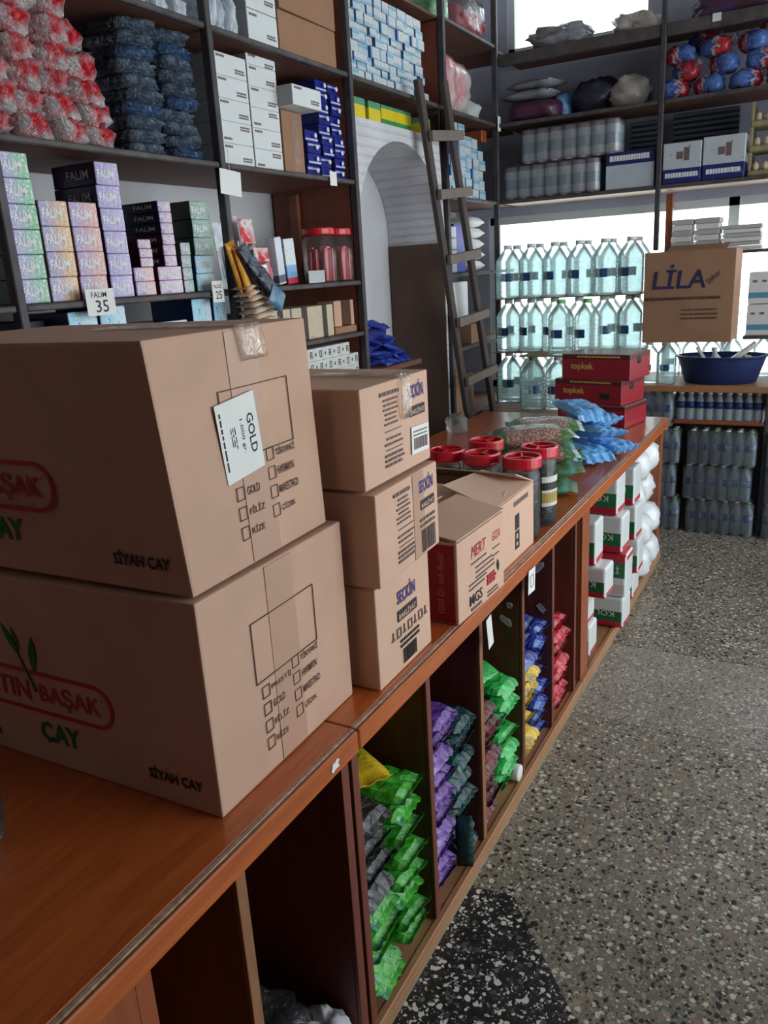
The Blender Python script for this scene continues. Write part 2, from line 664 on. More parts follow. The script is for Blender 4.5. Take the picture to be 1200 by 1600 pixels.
MT['red_lid'] = m_plain('red_plastic', srgb(206, 20, 40), 0.35, 0.06, 20, coat=0.3)
MT['tub'] = m_plain('dark_blue_plastic', srgb(24, 44, 92), 0.4, 0.08, 10)
MT['white_plastic'] = m_plain('white_plastic', srgb(220, 222, 222), 0.4, 0.04, 10)
MT['green_cap'] = m_plain('green_plastic', srgb(120, 190, 110), 0.4, 0.05, 10)
MT['blue_cap'] = m_plain('blue_plastic', srgb(40, 90, 170), 0.4, 0.05, 10)
MT['pet'] = m_clear('clear_bottle_plastic', (0.88, 0.96, 0.955, 1), dw=0.36, rough=0.1, diff=(0.74, 0.86, 0.86, 1), bump=0.15, bs=14)
MT['pet_blue'] = m_clear('bluish_bottle_plastic', (0.88, 0.94, 0.98, 1), dw=0.6, rough=0.1, diff=(0.62, 0.74, 0.82, 1), bump=0.15, bs=20)
MT['film'] = m_clear('shrink_film', (0.97, 0.985, 1, 1), dw=0.14, rough=0.08, diff=(0.8, 0.85, 0.9, 1), bump=0.7, bs=22)
MT['jar'] = m_clear('clear_jar_plastic', (0.97, 0.98, 0.98, 1), dw=0.06, rough=0.05, diff=(0.85, 0.85, 0.85, 1), bump=0.3, bs=30)
MT['terr'] = m_terrazzo('grey_terrazzo', srgb(124, 120, 109), [(0, srgb(40, 38, 38)), (0.30, srgb(154, 140, 122)), (0.66, srgb(202, 196, 184)), (0.89, srgb(150, 118, 102))], 38)
MT['terr2'] = m_terrazzo('fine_grey_terrazzo', srgb(138, 132, 124), [(0, srgb(74, 70, 68)), (0.24, srgb(152, 142, 130)), (0.62, srgb(200, 194, 186)), (0.9, srgb(146, 112, 98))], 50)
MT['terr_dark'] = m_terrazzo('black_terrazzo', srgb(40, 40, 42), [(0, srgb(26, 26, 28)), (0.42, srgb(86, 84, 82)), (0.62, srgb(214, 210, 202)), (0.95, srgb(120, 110, 100))], 40)
# ---------------------------------------------------------------- the setting
def struct(o):
    o['kind'] = 'structure'
    return o


floor = struct(box('floor', -1.7, 5.9, -2.5, 2.6, -0.12, -0.006, MT['terr'], bev=0))
# cast terrazzo fields, butted together with fine joints
for k, (x0, x1, m) in enumerate(((-1.7, 1.0, 'terr'), (1.004, 2.664, 'terr'), (2.668, 3.30, 'terr2'), (3.304, 5.9, 'terr'))):
    for (y0, y1) in ((-2.5, -0.552), (-0.548, 2.6)):
        p = box('terrazzo_slab', x0, x1, y0, y1, -0.114, 0.0, MT[m], bev=0)
        p.parent = floor
        p.location = (p.location[0] - floor.location[0], p.location[1] - floor.location[1], -0.114 + 0.12)
bm = bmesh.new()
pts = [(1.67, 0.78), (1.685, 0.628), (1.384, 0.363), (1.02, 0.042), (1.02, 0.78)]
vs0 = [bm.verts.new((x, y, -0.02)) for x, y in pts]
vs1 = [bm.verts.new((x, y, 0.0008)) for x, y in pts]
bm.faces.new(vs1)
bm.faces.new(vs0[::-1])
for i in range(5):
    bm.faces.new((vs0[i], vs0[(i + 1) % 5], vs1[(i + 1) % 5], vs1[i]))
inl = ob('dark_inlay', from_bm(bm), MT['terr_dark'], floor)
inl.location = (-floor.location[0], -floor.location[1], 0.12)

struct(box('ceiling', -1.7, 5.9, -2.5, 2.6, 3.6, 3.7, MT['ceiling'], bev=0))
wl = struct(ob('wall_left', boxes_me([(-1.7, 3.40, 2.45, 2.6, 0, 3.6), (4.40, 5.9, 2.45, 2.6, 0, 3.6), (3.40, 4.40, 2.45, 2.6, 0, 3.6)]), MT['plaster']))
struct(box('wall_rear', -1.85, -1.7, -2.5, 2.6, 0, 3.6, MT['panel_brown'], bev=0))
# right wall with the wide shop front opening
wr = struct(ob('wall_right', boxes_me([(-1.7, 1.0, -2.5, -2.38, 0, 3.6), (5.5, 5.9, -2.5, -2.38, 0, 3.6), (1.0, 5.5, -2.5, -2.38, 3.25, 3.6), (1.0, 5.5, -2.5, -2.38, 0, 0.15)]), MT['panel_dull']))
w3 = struct(ob('window_3', boxes_me([(x - 0.03, x + 0.03, -2.47, -2.41, 0.15, 3.25) for x in (1.03, 2.5, 4.0, 5.47)] + [(1.0, 5.5, -2.47, -2.41, 3.19, 3.25), (1.0, 5.5, -2.47, -2.41, 0.15, 0.21)]), MT['frame_white']))
for x0, x1 in ((1.06, 2.47), (2.53, 3.97), (4.03, 5.44)):
    box('pane', x0, x1, -2.446, -2.44, 0.21, 3.19, MT['glass'], w3, bev=0)
# back wall with two window bands
bx_ = 5.62
wb = struct(ob('wall_back', boxes_me([
    (bx_, bx_ + 0.15, -2.5, 2.6, 0, 0.78), (bx_, bx_ + 0.15, -2.5, 2.6, 1.97, 2.97), (bx_, bx_ + 0.15, -2.5, 2.6, 3.46, 3.6),
    (bx_, bx_ + 0.15, 2.2, 2.6, 0.78, 1.97), (bx_, bx_ + 0.15, -2.5, -1.9, 0.78, 1.97),
    (bx_, bx_ + 0.15, 2.05, 2.6, 2.97, 3.46), (bx_, bx_ + 0.15, -2.5, 1.12, 2.97, 3.46)]), MT['plaster_grey']))
w1 = struct(ob('window_1', boxes_me([(bx_ + 0.03, bx_ + 0.10, y - 0.03, y + 0.03, 0.78, 1.97) for y in (2.17, 0.60, -0.6, -1.87)] +
                                    [(bx_ + 0.03, bx_ + 0.10, -1.9, 2.2, 0.78, 0.83), (bx_ + 0.03, bx_ + 0.10, -1.9, 2.2, 1.92, 1.97)]), MT['frame_white']))
for y0, y1 in ((-1.84, -0.63), (-0.57, 0.57), (0.63, 2.14)):
    box('pane', bx_ + 0.06, bx_ + 0.066, y0, y1, 0.83, 1.92, MT['glass'], w1, bev=0)
w2 = struct(ob('window_2', boxes_me([(bx_ + 0.03, bx_ + 0.10, 1.12, 1.16, 2.97, 3.46), (bx_ + 0.03, bx_ + 0.10, 2.01, 2.05, 2.97, 3.46),
                                     (bx_ + 0.03, bx_ + 0.10, 1.12, 2.05, 2.97, 3.01), (bx_ + 0.03, bx_ + 0.10, 1.12, 2.05, 3.42, 3.46)]), MT['frame_white']))
box('pane', bx_ + 0.06, bx_ + 0.066, 1.16, 2.01, 3.01, 3.42, MT['glass'], w2, bev=0)

# arched niche in the left wall: front plate, vault, jambs, back
t = NT('painted_brick_vault')
v = t.coord('Object')
br = t.n('ShaderNodeTexWave', bands_direction='Z')
br.inputs['Scale'].default_value = 7.5
br.inputs['Distortion'].default_value = 1.2
br.inputs['Detail'].default_value = 3
t.l(v, br.inputs['Vector'])
t.set(Base_Color=t.ramp(t.noise(v, 6, 4), [(0.3, srgb(188, 188, 192)), (0.7, srgb(206, 206, 210))]), Roughness=0.85)
t.bump(t.ramp(br.outputs['Fac'], [(0.0, GREY(0)), (0.22, GREY(1))]), 0.55, 0.012)
MT['brick_paint'] = t.m
AX0, AX1, AZ, AT = 3.425, 4.345, 1.85, 2.27
acx, arx, arz = (AX0 + AX1) / 2, (AX1 - AX0) / 2, AT - AZ
bm = bmesh.new()
N = 28
arc = [(acx - arx * math.cos(math.pi * k / N), AZ + arz * math.sin(math.pi * k / N)) for k in range(N + 1)]
prof = [(AX0, 0.0)] + arc + [(AX1, 0.0)]
OX0, OX1, OZ = 3.40, 4.385, 2.335
outer = [(OX0, 0.0)] + [(min(max(x, OX0), OX1) if 0 < i < N else (OX0 if i == 0 else OX1), OZ if 0 < i < N else AZ) for i, (x, z) in enumerate(arc)] + [(OX1, 0.0)]
yf, yb = 1.985, 2.33
for ya, yc in ((yf, yf), (yf, yb)):
    pass
f_in = [bm.verts.new((x, yf, z)) for x, z in prof]
f_out = [bm.verts.new((x, yf, z)) for x, z in outer]
b_in = [bm.verts.new((x, yb, z)) for x, z in prof]
for i in range(len(prof) - 1):
    bm.faces.new((f_in[i], f_in[i + 1], f_out[i + 1], f_out[i]))
    bm.faces.new((f_in[i], b_in[i], b_in[i + 1], f_in[i + 1]))
b_out = [bm.verts.new((x, yb, z)) for x, z in outer]
for i in range(len(prof) - 1):
    bm.faces.new((f_out[i], f_out[i + 1], b_out[i + 1], b_out[i]))
niche = struct(ob('wall_niche', from_bm(bm), MT['brick_paint']))
box('niche_back', AX0 - 0.02, AX1 + 0.02, yb + 0.002, yb + 0.05, 0, OZ, MT['plaster'], niche, bev=0)
box('brown_board', AX1 - 0.012, AX1 - 0.001, yf - 0.01, yb - 0.005, 0.3, 1.79, MT['panel_dull'], niche, bev=0.002)
box('niche_ledge', AX0 + 0.001, 4.05, 2.0, yb - 0.002, 1.15, 1.178, MT['shelf'], niche, bev=0.003)

# ---------------------------------------------------------------- counters
CZ = 0.82
CF = 0.735


def counter(name, label, x0, x1, divs, back=1.30, base=True):
    r = empty(name, ((x0 + x1) / 2, 1.25, 0))
    tag(r, label, 'counter')
    ox = -(x0 + x1) / 2

    def bxp(nm, a, b, c, d, e, f, m, bev=0.002):
        return box(nm, a + ox, b + ox, c - 1.25, d - 1.25, e, f, MT[m], r, bev)
    bxp('counter_top', x0, x1, CF + 0.007, 1.78, CZ - 0.035, CZ, 'wood_top')
    bxp('front_edge', x0, x1, CF - 0.012, CF - 0.003, CZ - 0.048, CZ - 0.002, 'wood_edge', 0.003)
    bxp('edge_backing', x0, x1, CF - 0.003, CF + 0.013, CZ - 0.047, CZ - 0.036, 'wood_edge', 0.001)
    bxp('worn_strip', x0, x1, CF - 0.003, CF + 0.007, CZ - 0.035, CZ - 0.0005, 'wood_worn', 0.0015)
    bxp('base_board', x0, x1, CF + 0.02, back, 0.035, 0.058, 'wood_floor')
    bxp('base_strip', x0, x1, CF + 0.002, CF + 0.02, 0.03, 0.062, 'wood_floor')
    bxp('plinth', x0, x1, CF + 0.006, CF + 0.03, 0.0, 0.03, 'wood_plinth', 0.001)
    bxp('back_panel', x0, x1, back, back + 0.02, 0.03, CZ - 0.036, 'wood_dark')
    bxp('rear_leg', x0 + 0.05, x0 + 0.11, 1.68, 1.74, 0, CZ - 0.036, 'wood_dark')
    bxp('rear_leg', x1 - 0.11, x1 - 0.05, 1.68, 1.74, 0, CZ - 0.036, 'wood_dark')
    for xd, w, m, edge in divs:
        d = bxp('divider', xd - w / 2, xd + w / 2, CF + 0.024, back - 0.002, 0.06, CZ - 0.037, m)
        bxp('divider_edge', xd - w / 2, xd + w / 2, CF + 0.014, CF + 0.0235, 0.064, CZ - 0.05, edge, 0.001)
    return r


cA = counter('shop_counter', 'long orange brown counter section nearest the camera, under the tea cartons', -0.6, 1.122,
             [(-0.57, 0.03, 'wood_post', 'wood_raw'), (0.10, 0.026, 'wood_post', 'wood_raw'), (0.572, 0.03, 'wood_post', 'wood_post'), (0.785, 0.024, 'wood_dark', 'wood_raw'), (1.105, 0.026, 'wood_dark', 'wood_dark')])
pnl = box('front_panel', -0.585 - 0.261, 0.555 - 0.261, CF + 0.010 - 1.25, CF + 0.0225 - 1.25, 0.064, CZ - 0.052, MT['wood_post'], cA, 0.002)
cB = counter('shop_counter', 'middle counter section with dark dividers holding colourful snack bags', 1.126, 2.80,
             [(1.142, 0.024, 'wood_dark', 'wood_dark'), (1.475, 0.022, 'wood_dark', 'wood_dark'), (1.80, 0.022, 'wood_dark', 'wood_raw'), (2.14, 0.022, 'wood_dark', 'wood_dark'), (2.445, 0.022, 'wood_dark', 'wood_dark'), (2.72, 0.022, 'wood_dark', 'wood_dark')])
cC = counter('shop_counter', 'far counter section packed with white green and red paper packs', 2.804, 4.42,
             [(2.855, 0.10, 'wood_post', 'wood_post'), (4.385, 0.06, 'wood_post', 'wood_post')], back=1.34)
# chipped paint and torn veneer: irregular flakes lying on the wood
def flake(parent, mat, n, sx, sy, seed, loc, rot):
    rn = random.Random(seed)
    bm = bmesh.new()
    p = []
    for k in range(n):
        a = 2 * math.pi * k / n
        q = rn.uniform(0.45, 1.0)
        p.append((sx * q * math.cos(a), sy * q * math.sin(a)))
    lo = [bm.verts.new((x, y, 0)) for x, y in p]
    hi = [bm.verts.new((x, y, 0.0012 + 0.0012 * (k % 2))) for k, (x, y) in enumerate(p)]
    bm.faces.new(hi)
    bm.faces.new(lo[::-1])
    for k in range(n):
        bm.faces.new((lo[k], lo[(k + 1) % n], hi[(k + 1) % n], hi[k]))
    o = ob('torn_flake', from_bm(bm), MT[mat], parent)
    o.matrix_basis = Matrix.Translation(Vector(loc) - parent.location) @ rot
    return o


flake(cA, 'paper', 11, 0.018, 0.014, 1, (1.035, CF - 0.0122, 0.795), FACE['-Y'])
for k, (x, y, z, sx, sy) in enumerate(((2.129, 0.80, 0.60, 0.03, 0.018), (2.129, 0.79, 0.655, 0.016, 0.012), (2.434, 0.80, 0.67, 0.022, 0.035), (2.434, 0.79, 0.52, 0.03, 0.014), (2.434, 0.79, 0.73, 0.006, 0.03))):
    flake(cB, 'paper_grey', 9, sx, sy, 10 + k, (x - 0.001, y, z), FACE['-X'] @ Matrix.Rotation(R(-40), 4, 'Z'))

# ---------------------------------------------------------------- left wall shelving
SF = 1.962          # front plane of the shelving
SB = 2.44


def shelving(name, label, loc):
    r = empty(name, loc)
    tag(r, label, 'shelf')
    return r


def rel(r, nm, a, b, c, d, e, f, m, bev=0.003, rz=0.0):
    o = box(nm, a, b, c, d, e, f, MT[m], r, bev, rz)
    o.location = Vector(o.location) - r.location
    return o


ls = shelving('wall_shelving', 'tall dark wooden wall shelving along the left side of the shop', (2.4, 2.2, 0))
for x in (0.55, 1.51, 2.445, 3.392):
    rel(ls, 'post', x - 0.014, x + 0.014, SF, SF + 0.035, 0.0, 3.25, 'shelf_post')
for z, xa, xb in ((1.62, 0.575, 3.368), (2.06, 0.575, 3.368), (2.50, 0.575, 3.368), (2.94, 0.575, 3.368), (1.385, 0.575, 3.368), (1.175, 0.575, 3.368), (0.75, 0.575, 3.368), (0.12, 0.575, 3.368)):
    # boards run behind the posts
    rel(ls, 'shelf_board', xa, xb + 0.012, SF + 0.037, SB, z - 0.018, z, 'shelf')
    for p0, p1 in ((0.566, 1.494), (1.526, 2.429), (2.461, 3.376)):
        rel(ls, 'shelf_lip', p0, p1, SF + 0.006, SF + 0.036, z - 0.02, z - 0.0005, 'shelf_edge', 0.004)
rel(ls, 'side_panel', 3.382, 3.40, SF + 0.04, SB, 0.0, 3.2, 'panel_brown')
rel(ls, 'upright_batten', 3.355, 3.379, SB - 0.16, SB - 0.11, 1.622, 2.025, 'panel_brown')
rel(ls, 'back_batten', 2.24, 2.27, SB - 0.03, SB - 0.002, 1.622, 2.024, 'panel_brown')
# over the arch and to the corner
ls2 = shelving('wall_shelving', 'wooden wall shelving above and right of the arched niche', (4.4, 2.2, 0))
rel(ls2, 'post', 4.395, 4.425, SF, SF + 0.035, 0.0, 3.25, 'shelf_post')
rel(ls2, 'post', 5.186, 5.214, SF, SF + 0.035, 0.0, 3.25, 'shelf_post')
rel(ls2, 'shelf_board', 3.403, 5.58, SF + 0.037, SB, 2.482, 2.50, 'shelf')
rel(ls2, 'shelf_lip', 3.403, 4.388, SF + 0.006, SF + 0.036, 2.480, 2.4995, 'shelf_edge', 0.004)
rel(ls2, 'shelf_lip', 4.432, 5.178, SF + 0.006, SF + 0.036, 2.480, 2.4995, 'shelf_edge', 0.004)
for z in (0.75, 1.18, 1.62, 2.045, 2.94):
    xa = 4.433
    rel(ls2, 'shelf_board', xa, 5.58, SF + 0.037, SB, z - 0.018, z, 'shelf')
    rel(ls2, 'shelf_lip', 4.432, 5.178, SF + 0.006, SF + 0.036, z - 0.02, z - 0.0005, 'shelf_edge', 0.004)
rel(ls2, 'shelf_board', 3.403, 4.43, SF + 0.037, SB, 2.926, 2.94, 'shelf')
rel(ls2, 'niche_side_panel', 4.388, 4.43, SF + 0.037, SB, 0.0, 2.464, 'panel_dull')
rel(ls2, 'niche_side_panel', 4.40, 4.43, SF + 0.037, SB, 2.502, 2.92, 'panel_brown')

# ---------------------------------------------------------------- back wall shelving
MT['wood_pale'] = m_wood('pale_wood_window_lit', srgb(206, 176, 152), srgb(176, 146, 122), 0.6, (20, 2, 20), 0.1)  # pale wood, toned lighter for window light on the underside
bs = shelving('window_shelving', 'dark metal post shelving standing before the bright back window', (5.4, 0.9, 0))
BF = 5.19
for y in (0.975, -0.15):
    rel(bs, 'post', BF, BF + 0.03, y - 0.014, y + 0.014, 1.68 if y > 0.5 else 0.0, 3.2, 'shelf_post')
for z in (2.045, 2.50, 2.885):
    rel(bs, 'shelf_board', BF + 0.037, 5.60, -0.6, 1.955, z - 0.018, z, 'wood_pale' if z < 2.1 else 'shelf')
    rel(bs, 'shelf_lip', BF + 0.004, BF + 0.036, 0.991, 1.955, z - (0.022 if z < 2.8 else 0.065), z - 0.0005, 'shelf_edge', 0.003)
    rel(bs, 'shelf_lip', BF + 0.004, BF + 0.036, -0.6, 0.959, z - (0.022 if z < 2.8 else 0.065), z - 0.0005, 'shelf_edge', 0.003)
rel(bs, 'wood_upright', 5.45, 5.50, 0.93, 0.97, 1.66, 2.01, 'wood_post')
rs = shelving('low_shelving', 'low wooden plank shelf carrying the blue tub and bottled water', (5.2, 0.4, 0))
rel(rs, 'plank', 4.975, 5.60, -0.55, 1.06, 0.868, 0.905, 'wood_floor', 0.004)
rel(rs, 'plank', 5.03, 5.60, 0.30, 0.80, 0.668, 0.690, 'wood_post', 0.004)
rel(rs, 'upright', 5.03, 5.60, 0.275, 0.297, 0.0, 0.866, 'shelf_post')
rel(rs, 'upright', 5.57, 5.60, 0.82, 1.05, 0.0, 0.866, 'shelf_post')
rel(rs, 'plank', 5.42, 5.61, -0.55, 0.93, 1.636, 1.656, 'shelf_edge', 0.003)
rel(rs, 'plank', 5.30, 5.61, -0.55, 0.47, 1.14, 1.16, 'shelf_edge', 0.003)
rel(rs, 'end_panel', 5.42, 5.60, 0.935, 0.955, 0.906, 1.70, 'shelf_post', 0.003)
rel(rs, 'end_panel', 5.30, 5.60, -0.572, -0.552, 0.0, 1.70, 'shelf_post', 0.003)
pf = shelving('bottle_platform', 'low wooden platform under the big water bottles behind the counter', (5.2, 1.5, 0))
rel(pf, 'deck', 4.74, 5.58, 1.075, 1.94, 0.735, 0.765, 'wood_floor', 0.004)
for x in (4.78, 5.50):
    for y in (1.12, 1.90):
        rel(pf, 'leg', x - 0.03, x + 0.03, y - 0.03, y + 0.03, 0, 0.734, 'wood_floor')

# ---------------------------------------------------------------- ladder
lad = empty('ladder', (4.6, 1.82, 0))
tag(lad, 'weathered wooden ladder leaning against the shelving beside the arched niche', 'ladder')


def bar(nm, p, q, w, d, mat, root):
    p, q = Vector(p), Vector(q)
    ax = (q - p)
    L = ax.length
    me = box_me(w, d, L, 0.004)
    o = ob(nm, me, MT[mat], root)
    zq = ax.normalized()
    xq = Vector((1, 0, 0))
    xq = (xq - zq * xq.dot(zq)).normalized()
    yq = zq.cross(xq)
    m = Matrix((xq, yq, zq)).transposed().to_4x4()
    o.matrix_basis = Matrix.Translation(p - root.location) @ m
    return o


La, Lb = Vector((4.50, 1.82, 0.0)), Vector((3.985, 1.925, 2.56))
Ra, Rb = Vector((4.93, 1.82, 0.0)), Vector((4.30, 1.925, 2.60))
bar('rail', La, Lb, 0.055, 0.03, 'ladder', lad)
bar('rail', Ra, Rb, 0.055, 0.03, 'ladder', lad)
for z in (0.42, 0.72, 1.02, 1.36, 1.70, 2.03, 2.31):
    k = z / 2.57
    p = La.lerp(Lb, k)
    q = Ra.lerp(Rb, k)
    d = (q - p).normalized()
    bar('rung', p - d * 0.02 + Vector((0, -0.035, 0)), q + d * 0.06 + Vector((0, -0.035, 0)), 0.05, 0.028, 'rung', lad)
# ---------------------------------------------------------------- cartons on the counter
def carton_me(sx, sy, sz, seed=0, bulge=0.008, lean=None, n=8):
    """closed carton, faces slightly bulged, base at z 0, centred"""
    bm = bmesh.new()
    bbox(bm, -sx / 2, sx / 2, -sy / 2, sy / 2, 0, sz)
    bmesh.ops.bevel(bm, geom=bm.edges[:], offset=0.004, segments=2, profile=0.6, affect='EDGES')
    fs = [f for f in bm.faces if f.calc_area() > 0.3 * min(sx * sy, sx * sz, sy * sz)]
    bmesh.ops.subdivide_edges(bm, edges=list({e for f in fs for e in f.edges}), cuts=n, use_grid_fill=True)
    off = Vector((seed * 3.7, seed * 1.3, 0))
    for v in bm.verts:
        u = [v.co.x / (sx / 2), v.co.y / (sy / 2), (v.co.z - sz / 2) / (sz / 2)]
        for a in range(3):
            if abs(u[a]) > 0.985:
                o1, o2 = u[(a + 1) % 3], u[(a + 2) % 3]
                w = max(0, 1 - o1 * o1) * max(0, 1 - o2 * o2)
                k = bulge * w * (0.7 + 0.6 * mnoise.noise(Vector((o1 * 1.3, o2 * 1.3, a)) + off))
                if a == 2 and u[a] < 0:
                    k = 0
                v.co[a] += k * (1 if u[a] > 0 else -1)
        if lean:
            lean(v.co, u)
    return from_bm(bm, 'carton', False)


def carton(name, label, x0, x1, y0, y1, z0, z1, mat, rz=0.0, seed=0, bulge=0.006, cat='box', group=None, lean=None):
    r = empty(name, ((x0 + x1) / 2, (y0 + y1) / 2, z0), rz)
    tag(r, label, cat, group)
    b = ob('carton_body', carton_me(x1 - x0, y1 - y0, z1 - z0, seed, bulge, lean), mat, r)
    return r, (x1 - x0) / 2, (y1 - y0) / 2, z1 - z0


def lines_rects(u0, u1, v1, n, pitch, t, rn, ragged=0.3, words=True, center=False):
    """rows of broken dashes standing for unreadable small print"""
    out = []
    for i in range(n):
        v = v1 - i * pitch
        w = (u1 - u0) * (1 - rn.uniform(0, ragged))
        a = u0 + ((u1 - u0 - w) / 2 if center else 0)
        e = a + w
        while a < e - 0.003:
            b = min(e, a + rn.uniform(0.006, 0.018))
            out.append((a, b, v - t / 2, v + t / 2))
            a = b + 0.003
    return out


def barcode_rects(u0, u1, v0, v1, rn):
    out, a = [], u0
    while a < u1:
        w = rn.uniform(0.0012, 0.0035)
        out.append((a, min(a + w, u1), v0, v1))
        a += w + rn.uniform(0.0012, 0.0035)
    return out


def rounded_outline(u0, u1, v0, v1, t, r, n=8):
    """rounded frame as a flat mesh"""
    bm = bmesh.new()

    def loop(a0, a1, b0, b1, rr):
        pts = []
        for cx, cy, s in ((a1 - rr, b1 - rr, 0), (a0 + rr, b1 - rr, 90), (a0 + rr, b0 + rr, 180), (a1 - rr, b0 + rr, 270)):
            for k in range(n + 1):
                a = R(s + 90 * k / n)
                pts.append((cx + rr * math.cos(a), cy + rr * math.sin(a)))
        return pts
    o = loop(u0, u1, v0, v1, r)
    i = loop(u0 + t, u1 - t, v0 + t, v1 - t, r - t)
    for z in (0.0006,):
        vo = [bm.verts.new((x, y, z)) for x, y in o]
        vi = [bm.verts.new((x, y, z)) for x, y in i]
    vo2 = [bm.verts.new((x, y, -0.0006)) for x, y in o]
    vi2 = [bm.verts.new((x, y, -0.0006)) for x, y in i]
    k = len(o)
    for j in range(k):
        bm.faces.new((vo[j], vo[(j + 1) % k], vi[(j + 1) % k], vi[j]))
        bm.faces.new((vo2[j], vi2[j], vi2[(j + 1) % k], vo2[(j + 1) % k]))
        bm.faces.new((vo[j], vo2[j], vo2[(j + 1) % k], vo[(j + 1) % k]))
        bm.faces.new((vi[j], vi[(j + 1) % k], vi2[(j + 1) % k], vi2[j]))
    return from_bm(bm)


def leaf_me(pts):
    bm = bmesh.new()
    a = [bm.verts.new((x, y, 0.0005)) for x, y in pts]
    b = [bm.verts.new((x, y, -0.0005)) for x, y in pts]
    bm.faces.new(a)
    bm.faces.new(b[::-1])
    k = len(pts)
    for j in range(k):
        bm.faces.new((a[j], a[(j + 1) % k], b[(j + 1) % k], b[j]))
    return from_bm(bm)


def leaf_pts(cx, cy, L, W, ang):
    out = []
    for k in range(14):
        s = k / 7
        if k <= 7:
            x, y = -L / 2 + L * s, W / 2 * math.sin(math.pi * s)
        else:
            x, y = L / 2 - L * (s - 1), -W / 2 * math.sin(math.pi * (s - 1))
        out.append((cx + x * math.cos(ang) - y * math.sin(ang), cy + x * math.sin(ang) + y * math.cos(ang)))
    return out


EPS = 0.0042


def lean_top(co, u):
    t = (u[2] + 1) / 2
    co.y += 0.012 * t
    if u[0] < 0:
        co.x -= 0.022 * t ** 1.5 * -u[0]


def sag_low(co, u):
    # the lid of the lower carton gives way under the upper one
    if u[2] > 0.5 and u[0] < -0.5:
        co.z -= 0.016 * max(0.0, (u[1] + 0.9) / 1.9) ** 0.7 * (-u[0] - 0.5) * 2 * (u[2] - 0.5) * 2


